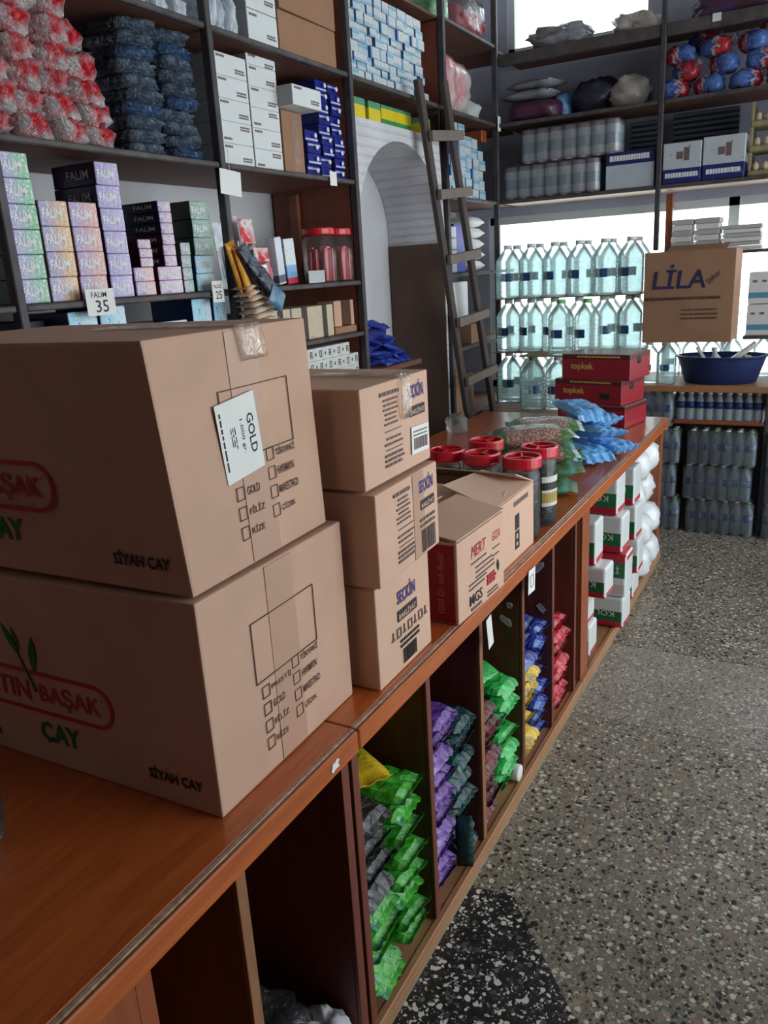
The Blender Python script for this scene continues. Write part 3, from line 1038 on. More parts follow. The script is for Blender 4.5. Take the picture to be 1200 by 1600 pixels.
def tea_carton(label, x0, x1, y0, y1, z0, z1, rz, seed, top):
    r, hx, hy, h = carton('tea_carton', label, x0, x1, y0, y1, z0, z1, MT['cardboard'], rz, seed, 0.0008, lean=lean_top if top else sag_low)
    # --- print on the aisle face (-Y): box, tick squares, grade names
    LY = lambda v: (0.012 * v / h) if top else 0.0
    fy = -hy - 0.0022
    o = frame_rects(0.12 - hx, 0.31 - hx, 0.178, 0.29, 0.0016)
    col1 = ['PRESTİJ', 'GOLD', 'FİLİZ', 'RİZE'] if not top else ['', 'GOLD', 'FİLİZ', 'RİZE']
    col2 = ['TİRYAKİ', 'HARMAN', 'MAESTRO', 'ÇİÇEK']
    for c, (u, names) in enumerate(((0.133, col1), (0.224, col2))):
        for k, nm in enumerate(names):
            v = 0.145 - 0.033 * k + (0.013 if c else 0)
            if nm:
                o += frame_rects(u - hx, u + 0.021 - hx, v, v + 0.022, 0.0012)
                lettering(r, nm, MT['ink_brown'], (u + 0.027 - hx, fy + LY(v), v + 0.004), '-Y', h=0.0145, w=0.0078 * len(nm) + 0.004, bold=0.02)
    tk = flat_print(r, o, MT['ink_brown'], (0, fy, 0), '-Y', name='tick_boxes')
    if top:
        tk.rotation_euler[0] = R(90) - math.atan(0.012 / h)
    # tape strip down the aisle face and over the top
    tp = ob('packing_tape', boxes_me([(-0.04, 0.04, -0.0006, 0.0006, 0.004, h - 0.004)]), MT['tape'], r, (0.0, -hy - 0.0010, 0), (-math.atan(0.012 / h) if top else 0, 0, 0))
    if top:
        bm = bmesh.new()
        rows = []
        for i in range(13):
            s = i / 12
            y, z = (0.012 - hy + 0.30 * (1 - s / 0.5), h + 0.003) if s < 0.5 else (0.0115 - hy - 0.0042 - (s - 0.5) * 0.005, h + 0.002 - (s - 0.5) * 0.11)
            if abs(s - 0.5) < 0.01:
                y, z = 0.012 - hy - 0.003, h + 0.003
            rows.append([bm.verts.new((u * 0.036 + 0.02 * max(0, s - 0.5), y, z + (0.001 if j % 2 else 0))) for j, u in enumerate((-1, -0.5, 0, 0.5, 1))])
        for a, b in zip(rows, rows[1:]):
            for j in range(4):
                bm.faces.new((a[j], a[j + 1], b[j + 1], b[j]))
        ct = ob('clear_tape', from_bm(bm, smooth=True), MT['clear_tape'], r, (0.02, 0, 0))
        md = ct.modifiers.new('thick', 'SOLIDIFY')
        md.thickness = 0.0006
        st = ob('sticker', boxes_me([(-0.064, 0.064, -0.051, 0.051, -0.0005, 0.0005)]), MT['paper'], r)
        place_flat(st, (0.160 - hx, fy - 0.0012 + LY(0.212), 0.212), '-Y', R(-84))
        st.rotation_euler.rotate_axis('X', 0.0)
        lb = lambda s, dx, dy, hh, b, w=None: lettering(st, s, MT['ink'], (dx, dy, 0.0007), '+Z', h=hh, w=w, bold=b)
        lb('GOLD', -0.032, 0.022, 0.018, 0.02, 0.066)
        lb('1.000 gr.', -0.028, 0.001, 0.010, 0.01, 0.056)
        flat_print(st, lines_rects(-0.02, 0.018, -0.012, 3, 0.005, 0.0012, random.Random(3)) + lines_rects(-0.05, 0.05, -0.043, 1, 0.004, 0.003, random.Random(4), 0), MT['ink'], (0, 0, 0.0007), '+Z', name='sticker_small_print')
    # --- print on the side facing the camera (-X): emblem, brand, product
    fx = -hx - 0.0018
    LX = lambda v: (-0.022 * (max(0, v) / h) ** 1.5 + -0.0006) if top else 0.0
    em = ob('red_oval', rounded_outline(-0.19, 0.19, -0.042, 0.042, 0.007, 0.041), MT['ink_red'], r)
    cyv, cz = (0.40 - hy), (0.148 if not top else 0.155)
    tilt = 0.0
    yc = -hy + (0.435 if top else 0.40)
    place_flat(em, (fx + LX(cz + 0.03), yc, cz), '-X')
    lettering(r, 'ALTIN', MT['ink_red'], (fx + LX(cz + 0.02), yc + 0.165, cz - 0.02), '-X', h=0.04, w=0.15, bold=0.02)
    lettering(r, 'BAŞAK', MT['ink_red'], (fx + LX(cz + 0.02), yc - 0.010, cz - 0.026), '-X', h=0.046, w=0.15, bold=0.02)
    lettering(r, '®', MT['ink_red'], (fx + LX(cz + 0.02), yc - 0.163, cz + 0.012), '-X', h=0.008)
    lettering(r, 'ÇAY', MT['ink_green'], (fx + LX(cz - 0.07), yc + 0.006, cz - 0.108), '-X', h=0.05, w=0.10, bold=0.03)
    lettering(r, 'SİYAH ÇAY', MT['ink'], (fx + LX(0.06), -hy + 0.148, 0.036), '-X', h=0.030, w=0.115, bold=0.035)
    lettering(r, 'Adet', MT['ink'], (fx + LX(cz - 0.1), yc + 0.17, cz - 0.115), '-X', h=0.018, w=0.05, bold=0.02)
    lf = []
    for cx, cy, L, W, a in ((-0.040, 0.095, 0.07, 0.014, R(120)), (-0.026, 0.10, 0.045, 0.009, R(105)), (0.012, 0.075, 0.07, 0.018, R(82))):
        q = ob('leaf_emblem', leaf_me(leaf_pts(cx, cy, L, W, a)), MT['ink_green'], r)
        place_flat(q, (fx - 0.0005 + LX(cz + 0.1), yc + 0.0, cz), '-X')
    q = ob('stem_emblem', leaf_me([(-0.028, 0.07), (-0.024, 0.07), (0.006, 0.0), (0.0, 0.0)]), MT['ink_green'], r)
    place_flat(q, (fx - 0.0005 + LX(cz + 0.06), yc, cz), '-X')
    return r


tea_carton('lower large brown tea carton standing on the counter edge, leaves printed on its side', 0.800, 1.226, 0.795, 1.42, CZ + 0.001, 1.196, R(1.2), 1, False)
tea_carton('upper large brown tea carton with a white sticker and clear tape', 0.806, 1.196, 0.8066, 1.4366, 1.2, 1.581, R(2.0), 2, True)


def pulse_carton(label, x0, x1, y0, y1, z0, z1, rz, seed, kind):
    r, hx, hy, h = carton('pulses_carton', label, x0, x1, y0, y1, z0, z1, MT['cardboard2'], rz, seed, 0.0008, group='three stacked pulse cartons')
    rn = random.Random(seed)
    fy = -hy - 0.0022
    U = lambda u: u - hx
    if kind == 'low':
        lettering(r, 'SEÇKİN', MT['ink_violet'], (U(0.09), fy, 0.150), '-Y', h=0.045, w=0.085, bold=0.03)
        flat_print(r, [(U(0.088), U(0.178), 0.118, 0.142)], MT['ink'], (0, fy, 0), '-Y', name='name_bar')
        lettering(r, 'BAKLİYAT', MT['cardboard2'], (U(0.092), fy - 0.001, 0.122), '-Y', h=0.016, w=0.08, bold=0.02)
        o = []
        for k in range(7):
            u = U(0.055 + 0.026 * k)
            o += frame_rects(u, u + 0.02, 0.082, 0.104, 0.003) if k % 2 else [(u + 0.002, u + 0.016, 0.084, 0.088), (u + 0.007, u + 0.011, 0.084, 0.104)]
        flat_print(r, o, MT['ink_grey'], (0, fy, 0), '-Y', name='care_symbols')
        flat_print(r, lines_rects(U(0.095), U(0.19), 0.07, 2, 0.012, 0.006, rn, 0.1) + barcode_rects(U(0.105), U(0.17), 0.014, 0.048, rn), MT['ink'], (0, fy, 0), '-Y', name='barcode_print')
    else:
        flat_print(r, lines_rects(U(0.075), U(0.155), h - 0.022, 1, 0.01, 0.007, rn, 0) + lines_rects(U(0.085), U(0.15), h - 0.035, 6, 0.0095, 0.0035, rn, 0.35, center=True) +
                   [(U(0.09), U(0.16), h - 0.098, h - 0.0965), (U(0.09), U(0.16), h - 0.135, h - 0.1335)] + lines_rects(U(0.085), U(0.165), h - 0.112, 2, 0.011, 0.004, rn, 0.3, center=True) +
                   lines_rects(U(0.085), U(0.17), h - 0.145, 3, 0.010, 0.005, rn, 0.15), MT['ink_grey'], (0, fy, 0), '-Y', name='small_print')
        lettering(r, 'SEÇKİN', MT['ink_violet'], (U(0.195), fy, h - 0.055), '-Y', h=0.042, w=0.075, bold=0.03)
        flat_print(r, [(U(0.2), U(0.272), h - 0.087, h - 0.066)], MT['ink'], (0, fy, 0), '-Y', name='name_bar')
        lettering(r, 'BAKLİYAT', MT['cardboard2'], (U(0.204), fy - 0.001, h - 0.083), '-Y', h=0.013, w=0.064, bold=0.02)
        if kind == 'top':
            st = ob('white_label', boxes_me([(-0.042, 0.042, -0.029, 0.029, -0.0005, 0.0005)]), MT['paper'], r)
            place_flat(st, (U(0.243), fy - 0.001, 0.056), '-Y', R(-2))
            flat_print(st, lines_rects(-0.034, 0.034, 0.018, 2, 0.008, 0.003, rn, 0.1) + barcode_rects(-0.032, 0.034, -0.02, 0.004, rn), MT['ink_grey'], (0, 0, 0.0007), '+Z', name='label_barcode')
            bm = bmesh.new()
            rows = []
            for i, (y, z, w) in enumerate(((0.20, h + 0.004, 0.03), (0.06, h + 0.005, 0.03), (0.004, h + 0.007, 0.026), (-0.006, h - 0.004, 0.022), (-0.008, h - 0.05, 0.024), (-0.0075, h - 0.085, 0.020))):
                rows.append([bm.verts.new((u * w + rn.uniform(-0.003, 0.003), -hy + y, z + rn.uniform(-0.002, 0.003))) for u in (-1, -0.6, -0.2, 0.2, 0.6, 1)])
            for a, b in zip(rows, rows[1:]):
                for j in range(5):
                    bm.faces.new((a[j], a[j + 1], b[j + 1], b[j]))
            ct = ob('clear_tape', from_bm(bm, smooth=True), MT['clear_tape'], r, (0.03, -0.001, 0))
            md = ct.modifiers.new('thick', 'SOLIDIFY')
            md.thickness = 0.0006
        else:
            ob('brown_tape', boxes_me([(-0.028, 0.028, -0.0006, 0.0006, 0.003, h - 0.003)]), MT['tape'], r, (0.045, -hy - 0.0010, 0))
            flat_print(r, barcode_rects(U(0.2), U(0.27), 0.01, 0.06, rn) + lines_rects(U(0.195), U(0.275), 0.083, 2, 0.013, 0.006, rn, 0.1), MT['ink_grey'], (0, fy - 0.0008, 0), '-Y', name='barcode_print')
    return r


pulse_carton('bottom brown pulses carton of three, leaning stack beside the tea cartons', 1.262, 1.512, 0.752, 1.06, CZ + 0.001, 1.045, R(0.5), 11, 'low')
pulse_carton('middle brown pulses carton of three, brown tape down its front', 1.252, 1.55, 0.738, 1.06, 1.052, 1.244, R(2.0), 12, 'mid')
pulse_carton('top brown pulses carton of three, white barcode label on its front', 1.250, 1.548, 0.752, 1.07, 1.251, 1.446, R(1.0), 13, 'top')

# carton with a red side panel
r, hx, hy, h = carton('flour_carton', 'brown carton with a red end panel at the counter edge', 1.618, 1.902, 0.722, 1.02, CZ + 0.001, 1.030, MT['cardboard2'], R(-2), 21, 0.0008)
rn = random.Random(21)
fy = -hy - 0.0022
U = lambda u: u - hx
MT['pale_red'] = m_plain('pale_red_print', srgb(196, 120, 120), 0.6)
MT['red_print'] = m_plain('red_carton_print', srgb(150, 22, 34), 0.6, 0.12, 12)
red = ob('red_panel', boxes_me([(-0.0006, 0.0006, -hy + 0.008, -hy + 0.085, 0.004, h - 0.006)]), MT['red_print'], r, (-hx - 0.001, 0, 0))
lettering(r, '1000 Gr. sub Audit', MT['pale_red'], (-hx - 0.002, -hy + 0.036, 0.028), '-X', h=0.018, w=0.155, rot=R(90), bold=0.005)
lettering(r, 'MERT', MT['ink_red'], (U(0.075), fy, 0.146), '-Y', h=0.03, w=0.09, shear=0.3)
lettering(r, 'GIDA', MT['ink_red'], (U(0.205), fy, 0.150), '-Y', h=0.024, w=0.05, shear=0.3)
flat_print(r, lines_rects(U(0.075), U(0.165), 0.132, 1, 0.01, 0.004, rn, 0) + lines_rects(U(0.10), U(0.22), 0.115, 3, 0.013, 0.004, rn, 0.3) + lines_rects(U(0.06), U(0.17), 0.080, 2, 0.012, 0.004, rn, 0.2)
           + lines_rects(U(0.17), U(0.25), 0.022, 2, 0.01, 0.004, rn, 0.2) + lines_rects(U(0.205), U(0.25), 0.13, 2, 0.02, 0.003, rn, 0.2), MT['ink_grey'], (0, fy, 0), '-Y', name='small_print')
lettering(r, 'MGS', MT['ink'], (U(0.062), fy, 0.024), '-Y', h=0.028, w=0.075, bold=0.01)
flat_print(r, lines_rects(U(0.07), U(0.13), 0.013, 1, 0.01, 0.007, rn, 0), MT['ink_grey'], (0, fy, 0), '-Y', name='logo_line')
flat_print(r, lines_rects(U(0.168), U(0.225), 0.066, 3, 0.010, 0.008, rn, 0.2), MT['ink_red'], (0, fy, 0), '-Y', name='red_badge')
q = ob('hand_mark', leaf_me(leaf_pts(0.238 - hx, 0.075, 0.035, 0.011, R(95))), MT['ink'], r)
place_flat(q, (0, fy - 0.0006, 0), '-Y')


def flap(parent, p, mat, t=0.004, name='flap'):
    """flap from four corner points (quad) with thickness"""
    bm = bmesh.new()
    a = [bm.verts.new(x) for x in p]
    bm.faces.new(a)
    g = bmesh.ops.subdivide_edges(bm, edges=bm.edges[:], cuts=3, use_grid_fill=True)
    o = ob(name, from_bm(bm), mat, parent)
    md = o.modifiers.new('thick', 'SOLIDIFY')
    md.thickness = t
    md.offset = 0
    return o


# loose lid flap bowed up at the back
flap(r, [(-hx, -hy, h + 0.006), (hx, -hy, h + 0.006), (hx + 0.01, -0.01, h + 0.030), (-hx + 0.02, 0.02, h + 0.022)], MT['cardboard2'])
flap(r, [(-hx + 0.02, 0.03, h + 0.020), (hx, 0.03, h + 0.024), (hx, hy, h + 0.006), (-hx, hy, h + 0.006)], MT['cardboard2'])

# open carton with flaps holding jars
oc = empty('open_carton', (2.09, 0.93, CZ + 0.001))
tag(oc, 'open brown carton with loose top flaps in front of the red lids', 'box')
hx, hy, h = 0.165, 0.175, 0.195
tk = 0.005
for nm, b in (('wall_panel', (-hx, hx, -hy, -hy + tk, 0, h)), ('wall_panel', (-hx, hx, hy - tk, hy, 0, h)), ('wall_panel', (-hx, -hx + tk, -hy + tk, hy - tk, 0, h)), ('wall_panel', (hx - tk, hx, -hy + tk, hy - tk, 0, h)), ('bottom_panel', (-hx + tk, hx - tk, -hy + tk, hy - tk, 0, tk))):
    ob(nm, boxes_me([b]), MT['cardboard2'], oc)
flap(oc, [(-hx, -hy, h), (-hx, hy, h), (-hx + 0.14, hy, h + 0.03), (-hx + 0.15, -hy + 0.02, h + 0.012)], MT['cardboard2'])
flap(oc, [(-hx + 0.01, -hy, h + 0.004), (hx - 0.01, -hy, h + 0.004), (hx - 0.04, -hy + 0.15, h + 0.035), (-hx + 0.02, -hy + 0.16, h + 0.055)], MT['cardboard2'])
flap(oc, [(hx, -hy, h + 0.002), (hx, hy, h + 0.002), (hx - 0.10, hy, h + 0.05), (hx - 0.10, -hy + 0.02, h + 0.045)], MT['cardboard2'])
flat_print(oc, [(-0.03, 0.005, 0.09, 0.135)] + frame_rects(-0.03, 0.005, 0.03, 0.085, 0.009) + [(-0.022, -0.004, 0.05, 0.06)], MT['ink'], (0.03, -hy - 0.0005, 0), '-Y', name='upright_mark')
flat_print(oc, lines_rects(-0.04, 0.09, 0.17, 1, 0.01, 0.014, rn, 0), MT['ink_grey'], (0.03, -hy - 0.0005, 0), '-Y', name='print_line')
# ---------------------------------------------------------------- olive jars with red lids
MT['olives'] = m_foil('dark_olives', [srgb(26, 22, 28), srgb(50, 46, 54), srgb(20, 18, 22)], 40, 0.2, bump=0.8, bs=55)
MT['olive_label'] = m_bands('olive_label', [(0.55, 0.80, srgb(24, 26, 26)), (0.12, 0.46, srgb(170, 150, 60))], 2, srgb(216, 214, 204), 0.5, 0.25, 60)
jprof = [(0.036, 0.0), (0.040, 0.006), (0.041, 0.05), (0.0395, 0.06), (0.041, 0.07), (0.041, 0.165), (0.0405, 0.185), (0.036, 0.196), (0.036, 0.205)]
olprof = [(0.001, 0.004), (0.034, 0.004), (0.038, 0.010), (0.039, 0.06), (0.039, 0.160), (0.034, 0.178), (0.001, 0.182)]


def lid_me(r, h):
    key = ('lid', r, h)
    if key in CACHE:
        return CACHE[key]
    bm = bmesh.new()
    n = 30
    rings = []
    for rr, z in ((r * 0.97, 0), (r, 0.003), (r, h - 0.004), (r * 0.97, h), (r * 0.86, h), (r * 0.84, h - 0.003), (r * 0.82, h * 0.62), (0.0008, h * 0.62)):
        rings.append([bm.verts.new((rr * math.cos(2 * math.pi * k / n), rr * math.sin(2 * math.pi * k / n), z)) for k in range(n)])
    for a, b in zip(rings, rings[1:]):
        for k in range(n):
            bm.faces.new((a[k], a[(k + 1) % n], b[(k + 1) % n], b[k]))
    bm.faces.new(rings[0][::-1])
    for a in range(3):
        c, s = math.cos(R(35 + 120 * a)), math.sin(R(35 + 120 * a))
        w = 0.0022
        p = [(0, -w), (r * 0.84, -w), (r * 0.84, w), (0, w)]
        lo = [bm.verts.new((x * c - y * s, x * s + y * c, h * 0.6)) for x, y in p]
        hi = [bm.verts.new((x * c - y * s, x * s + y * c, h - 0.002)) for x, y in p]
        bm.faces.new(hi)
        for k in range(4):
            bm.faces.new((lo[k], lo[(k + 1) % 4], hi[(k + 1) % 4], hi[k]))
    CACHE[key] = from_bm(bm, 'lid')
    return CACHE[key]


def olive_jar(label, x, y, z, rz, sc=1.0):
    r = empty('olive_jar', (x, y, z), rz)
    r.scale = (1.36, 1.36, 1.13)
    tag(r, label, 'jar', 'red lidded olive jars on the counter')
    ob('jar_body', lathe_me(jprof, 28, key='jarb'), MT['jar'], r)
    ob('olives', lathe_me(olprof, 20, key='olv'), MT['olives'], r)
    ob('lid', lid_me(0.0445, 0.03), MT['red_lid'], r, (0, 0, 0.203))
    bm = bmesh.new()
    n = 12
    ring = []
    for z in (0.062, 0.150):
        ring.append([bm.verts.new((0.0418 * math.cos(R(-62 + 124 * k / n)), 0.0418 * math.sin(R(-62 + 124 * k / n)), z)) for k in range(n + 1)])
    for k in range(n):
        bm.faces.new((ring[0][k], ring[0][k + 1], ring[1][k + 1], ring[1][k]))
    if 'jlab' not in CACHE:
        CACHE['jlab'] = from_bm(bm, 'jar_label')
    ob('label', CACHE['jlab'], MT['olive_label'], r)
    return r


JS = 1.0
for lab, x, y, z in (('olive jar with red lid standing at the counter edge by the open carton', 2.298, 0.805, CZ + 0.001),
                     ('olive jar with red lid beside the bean bags, label showing', 2.452, 0.800, CZ + 0.001),
                     ('olive jar with red lid behind the open carton flap', 2.315, 0.945, CZ + 0.001),
                     ('red lidded olive jar nearest the pulses cartons', 2.33, 1.075, CZ + 0.001),
                     ('red lidded olive jar farthest back among the five', 2.50, 1.005, CZ + 0.001)):
    olive_jar(lab, x, y, z, R(-92) if 'label' in lab else R(rnd.uniform(60, 200)), JS)

# ---------------------------------------------------------------- bean bags and blue bags
t = NT('beans_in_clear_bag')
v = t.coord('Object')
vo = t.n('ShaderNodeTexVoronoi')
vo.inputs['Scale'].default_value = 120
t.l(v, vo.inputs['Vector'])
tc = t.n('ShaderNodeTexCoord')
sp = t.n('ShaderNodeSeparateXYZ')
t.l(tc.outputs['Generated'], sp.inputs[0])
bc = t.ramp(vo.outputs['Distance'], [(0.15, srgb(206, 178, 160)), (0.6, srgb(140, 100, 88))])
gx = t.ramp(sp.outputs[0], [(0.0, srgb(60, 170, 180)), (0.09, srgb(70, 120, 60)), (0.2, GREY(0)), (0.80, srgb(64, 112, 52)), (0.93, srgb(190, 205, 195))], 'CONSTANT')
isb = t.math('MULTIPLY', t.math('GREATER_THAN', sp.outputs[0], 0.2), t.math('LESS_THAN', sp.outputs[0], 0.80))
t.set(Base_Color=t.mix(isb, gx, bc), Roughness=0.18, Coat_Weight=0.6, Coat_Roughness=0.08)
t.bump(vo.outputs['Distance'], 0.5, 0.004)
MT['beans'] = t.m
MT['lentils'] = m_foil('green_lentil_bag', [srgb(40, 70, 44), srgb(84, 112, 60), srgb(70, 170, 170)], 7, 0.25, bump=0.4)
bn = ['topmost pinto bean bag in the stack behind the olive jars', 'second bean bag down in the stack behind the olive jars',
      'third bag down in the bean stack, green lentils', 'lowest green lentil bag in the bean stack on the counter']
z = CZ + 0.001
for k in range(4):
    hh = (0.062, 0.060, 0.060, 0.068)[k]
    o = ob('bean_bag', pillow_me(0.33, 0.18, hh, 40 + k, 0.08, 0.5), MT['beans'] if k >= 2 else MT['lentils'], None,
           (2.80 + 0.01 * (k % 2), 0.92 + (0.02, 0.0, 0.015, 0.03)[k], z), (0, R((1.5, -1, 1, -1.5)[k]), R(-74 + 4 * k)))
    tag(o, bn[3 - k], 'bag', 'stacked pulse bags on the counter')
    z += hh + 0.001
MT['beans_top'] = MT['beans']
o = ob('bean_bag', pillow_me(0.30, 0.17, 0.055, 47, 0.08, 0.5), MT['beans'], None, (3.03, 0.97, CZ + 0.185), (R(4), 0, R(-68)))
tag(o, 'pinto bean bag lying behind the top of the bean stack', 'bag', 'stacked pulse bags on the counter')
o = ob('bean_bag', pillow_me(0.30, 0.17, 0.17, 48, 0.05, 0.4), MT['lentils'], None, (3.03, 0.97, CZ + 0.001), (0, 0, R(-70)))
tag(o, 'plump green bag supporting the rear bean bag', 'bag', 'stacked pulse bags on the counter')
MT['blue_bag'] = m_foil('sky_blue_bag', [srgb(58, 128, 200), srgb(120, 184, 236), srgb(86, 156, 220), srgb(190, 222, 246)], 9, 0.3, bump=0.5, bs=30)
for k, (x, y, z, L, W, H, rx, ry, rz, lab) in enumerate((
        (3.315, 0.885, CZ + 0.002, 0.26, 0.16, 0.08, 0, 0, 50, 'pale blue bag lying nearest the bean bags'),
        (3.495, 0.835, CZ + 0.002, 0.26, 0.15, 0.075, 0, 0, 62, 'pale blue bag at the aisle end of the pile'),
        (3.60, 1.0, CZ + 0.002, 0.28, 0.17, 0.08, 0, 0, 75, 'pale blue bag at the back of the pile'),
        (3.395, 0.87, CZ + 0.085, 0.28, 0.16, 0.075, 8, 4, 58, 'pale blue bag lying across the two front bags'),
        (3.575, 0.93, CZ + 0.095, 0.28, 0.16, 0.07, -6, 3, 66, 'pale blue bag resting on the rear bags, facing the red boxes'),
        (3.48, 0.95, CZ + 0.165, 0.30, 0.17, 0.07, 6, -4, 40, 'topmost pale blue bag of the pile on the counter'))):
    o = ob('blue_bag', pillow_me(L, W, H, 60 + k, 0.06, 1.3, 15, 11, True, True), MT['blue_bag'], None, (x, y, z), (R(rx), R(ry), R(rz)))
    tag(o, lab, 'bag', 'pile of pale blue bags')

# ---------------------------------------------------------------- red cake boxes
MT['red_box'] = m_bands('red_cake_box', [(0.80, 1.01, srgb(92, 26, 34))], 2, srgb(150, 24, 40), 0.4, 0.12, 20, coat=0.2, face=(2, 1), facecol=srgb(128, 96, 88))
z = CZ + 0.001
for k, (x, y, hh, rz, lab) in enumerate(((4.22, 1.035, 0.112, -12, 'lowest red cake box of three on the far counter'),
                                         (4.235, 1.055, 0.125, -13, 'middle red cake box of three, on the far counter'),
                                         (4.225, 1.02, 0.130, -10, 'topmost red cake box of three with dark top band'))):
    r = empty('cake_box', (x, y, z), R(rz))
    tag(r, lab, 'box', 'three red cake boxes')
    w, d = (0.38 if k < 2 else 0.37), 0.26
    ob('box_body', box_me(d, w, hh, 0.003), MT['red_box'], r)
    if k:
        lettering(r, 'topkek', MT['ink_gold'], (-d / 2 - 0.0008, w / 2 - 0.05, hh * 0.34), '-X', h=0.042, w=0.125, bold=0.03)
        flat_print(r, lines_rects(-0.10, 0.13, hh * 0.90, 1, 0.01, 0.008, random.Random(k), 0), MT['ink_gold'], (-d / 2 - 0.0006, 0, 0), '-X', name='band_print')
        if k == 1:
            flat_print(r, [(0.07, 0.125, 0.03, 0.058)], MT['ink'], (-d / 2 - 0.0006, 0, 0), '-X', name='dark_badge')
        ob('hand_hole', lathe_me([(0.001, 0), (0.018, 0), (0.018, 0.0012), (0.001, 0.0012)], 14, key='hole'), MT['ink'], r, (-0.02, -w / 2 - 0.0002, hh * 0.72), (R(90), 0, 0), (1.5, 1, 1))
    z += hh + 0.001

# tumbler at the left edge of the frame
gl = ob('drinking_glass', lathe_me([(0.026, 0), (0.028, 0.002), (0.033, 0.085), (0.031, 0.085), (0.026, 0.008), (0.001, 0.007)], 24), MT['jar'], None, (0.612, 1.112, CZ + 0.001))
tag(gl, 'small clear drinking glass at the left end of the counter', 'glass')

# ---------------------------------------------------------------- snack bags under the counter
def foil(n, *c, **k):
    k.setdefault('coat', 0.12)
    MT[n] = m_foil(n, [srgb(*x) for x in c], **k)


foil('green_foil', (24, 104, 24), (56, 160, 40), (90, 190, 70), (70, 120, 150), scale=13, bump=0.6)
foil('yellow_green_foil', (70, 170, 50), (214, 178, 30), (226, 196, 60), (160, 150, 170), scale=6, bump=0.6)
foil('dark_foil', (24, 22, 24), (46, 44, 46), (80, 80, 86), scale=9, bump=0.7)
foil('purple_foil', (70, 30, 116), (110, 64, 156), (170, 130, 200), scale=12, bump=0.7)
foil('teal_foil', (6, 34, 40), (14, 60, 62), (40, 86, 88), scale=10, bump=0.7, rough=0.4)
foil('choc_foil', (46, 6, 10), (84, 12, 16), (124, 30, 32), scale=10, bump=0.7, rough=0.4)
foil('bright_green_foil', (24, 130, 50), (50, 180, 80), (90, 205, 120), scale=9, bump=0.6)
foil('royal_foil', (14, 26, 104), (26, 50, 150), (110, 146, 206), scale=9, bump=0.6)
foil('gold_foil', (196, 150, 20), (226, 196, 60), (96, 50, 30), scale=9, bump=0.6)
foil('red_foil', (140, 10, 30), (190, 22, 42), (206, 70, 86), scale=9, bump=0.6)


def stack(mat, desc, x, yf, z0, n, L, W, H, where, seed, grp, jit=0.012, roll=0.0, mats=None):
    """bags lying one on another, one sealed end to the aisle"""
    rn = random.Random(seed)
    z = z0
    tops = []
    for k in range(n):
        o = ob('snack_bag', pillow_me(L, W, H, seed % 7 + k % 4, 0.06, 1.2, 14, 10, True, True), MT[mat], None,
               (x + rn.uniform(-jit, jit) * 0.6, yf + L / 2 + rn.uniform(-jit, jit), z), (0, R(roll + rn.uniform(-2, 2)), R(90 + rn.uniform(-5, 5))))
        tag(o, f'{desc} snack bag, {upfrom(k, n)} in the {where}', 'snack bag', grp)
        z += H * 0.96
    return z


G1 = 'snack bags in the counter bays'
FB = 0.062
z = stack('green_foil', 'green', 1.236, 0.754, FB, 5, 0.22, 0.13, 0.052, 'left green stack under the counter', 101, G1, roll=-3)
z = stack('dark_foil', 'charcoal', 1.236, 0.759, z, 4, 0.22, 0.13, 0.060, 'left stack above green bags', 102, G1, roll=-3)
z2 = stack('green_foil', 'green', 1.384, 0.754, FB, 8, 0.22, 0.128, 0.060, 'right green stack under the counter', 103, G1, roll=2)
o = ob('snack_bag', pillow_me(0.24, 0.17, 0.06, 5, 0.06, 1.0, 12, 9), MT['yellow_green_foil'], None, (1.30, 0.90, max(z, z2) + 0.004), (0, R(3), R(60)))
tag(o, 'yellow and green snack bag lying on top of the green stacks', 'snack bag', G1)
stack('purple_foil', 'purple', 1.570, 0.754, FB, 10, 0.20, 0.125, 0.056, 'purple stack under the counter', 104, G1)
stack('teal_foil', 'dark green', 1.715, 0.762, FB, 8, 0.20, 0.125, 0.058, 'dark green stack beside the purple bags', 105, G1)
o = ob('snack_bag', pillow_me(0.17, 0.05, 0.03, 9, 0.06, 1.0, 12, 7), MT['teal_foil'], None, (1.655, 0.752, FB + 0.087), (0, R(90), R(20)))
tag(o, 'dark green snack bag standing on end before its stack', 'snack bag', G1)
stack('choc_foil', 'dark red', 1.895, 0.759, FB, 8, 0.20, 0.125, 0.050, 'dark red stack under the counter', 106, G1)
zz = stack('bright_green_foil', 'bright green', 2.050, 0.759, FB, 7, 0.20, 0.13, 0.058, 'bright green stack beside red bags', 107, G1)
o = ob('snack_bag', pillow_me(0.20, 0.14, 0.05, 3, 0.06, 1.0, 12, 9), MT['bright_green_foil'], None, (1.97, 0.89, zz + 0.03), (0, R(-6), R(75)))
tag(o, 'bright green snack bag lying over the tops of both stacks', 'snack bag', G1)
z = stack('gold_foil', 'yellow', 2.238, 0.754, FB, 6, 0.20, 0.125, 0.058, 'yellow stack under the counter', 108, G1)
stack('royal_foil', 'blue', 2.238, 0.754, z, 3, 0.20, 0.125, 0.060, 'left stack above yellow bags', 109, G1)
stack('royal_foil', 'blue', 2.362, 0.759, FB, 8, 0.20, 0.115, 0.058, 'blue stack beside the yellow bags', 110, G1)
stack('red_foil', 'red', 2.585, 0.754, FB, 7, 0.20, 0.16, 0.055, 'red stack under the counter', 111, G1)
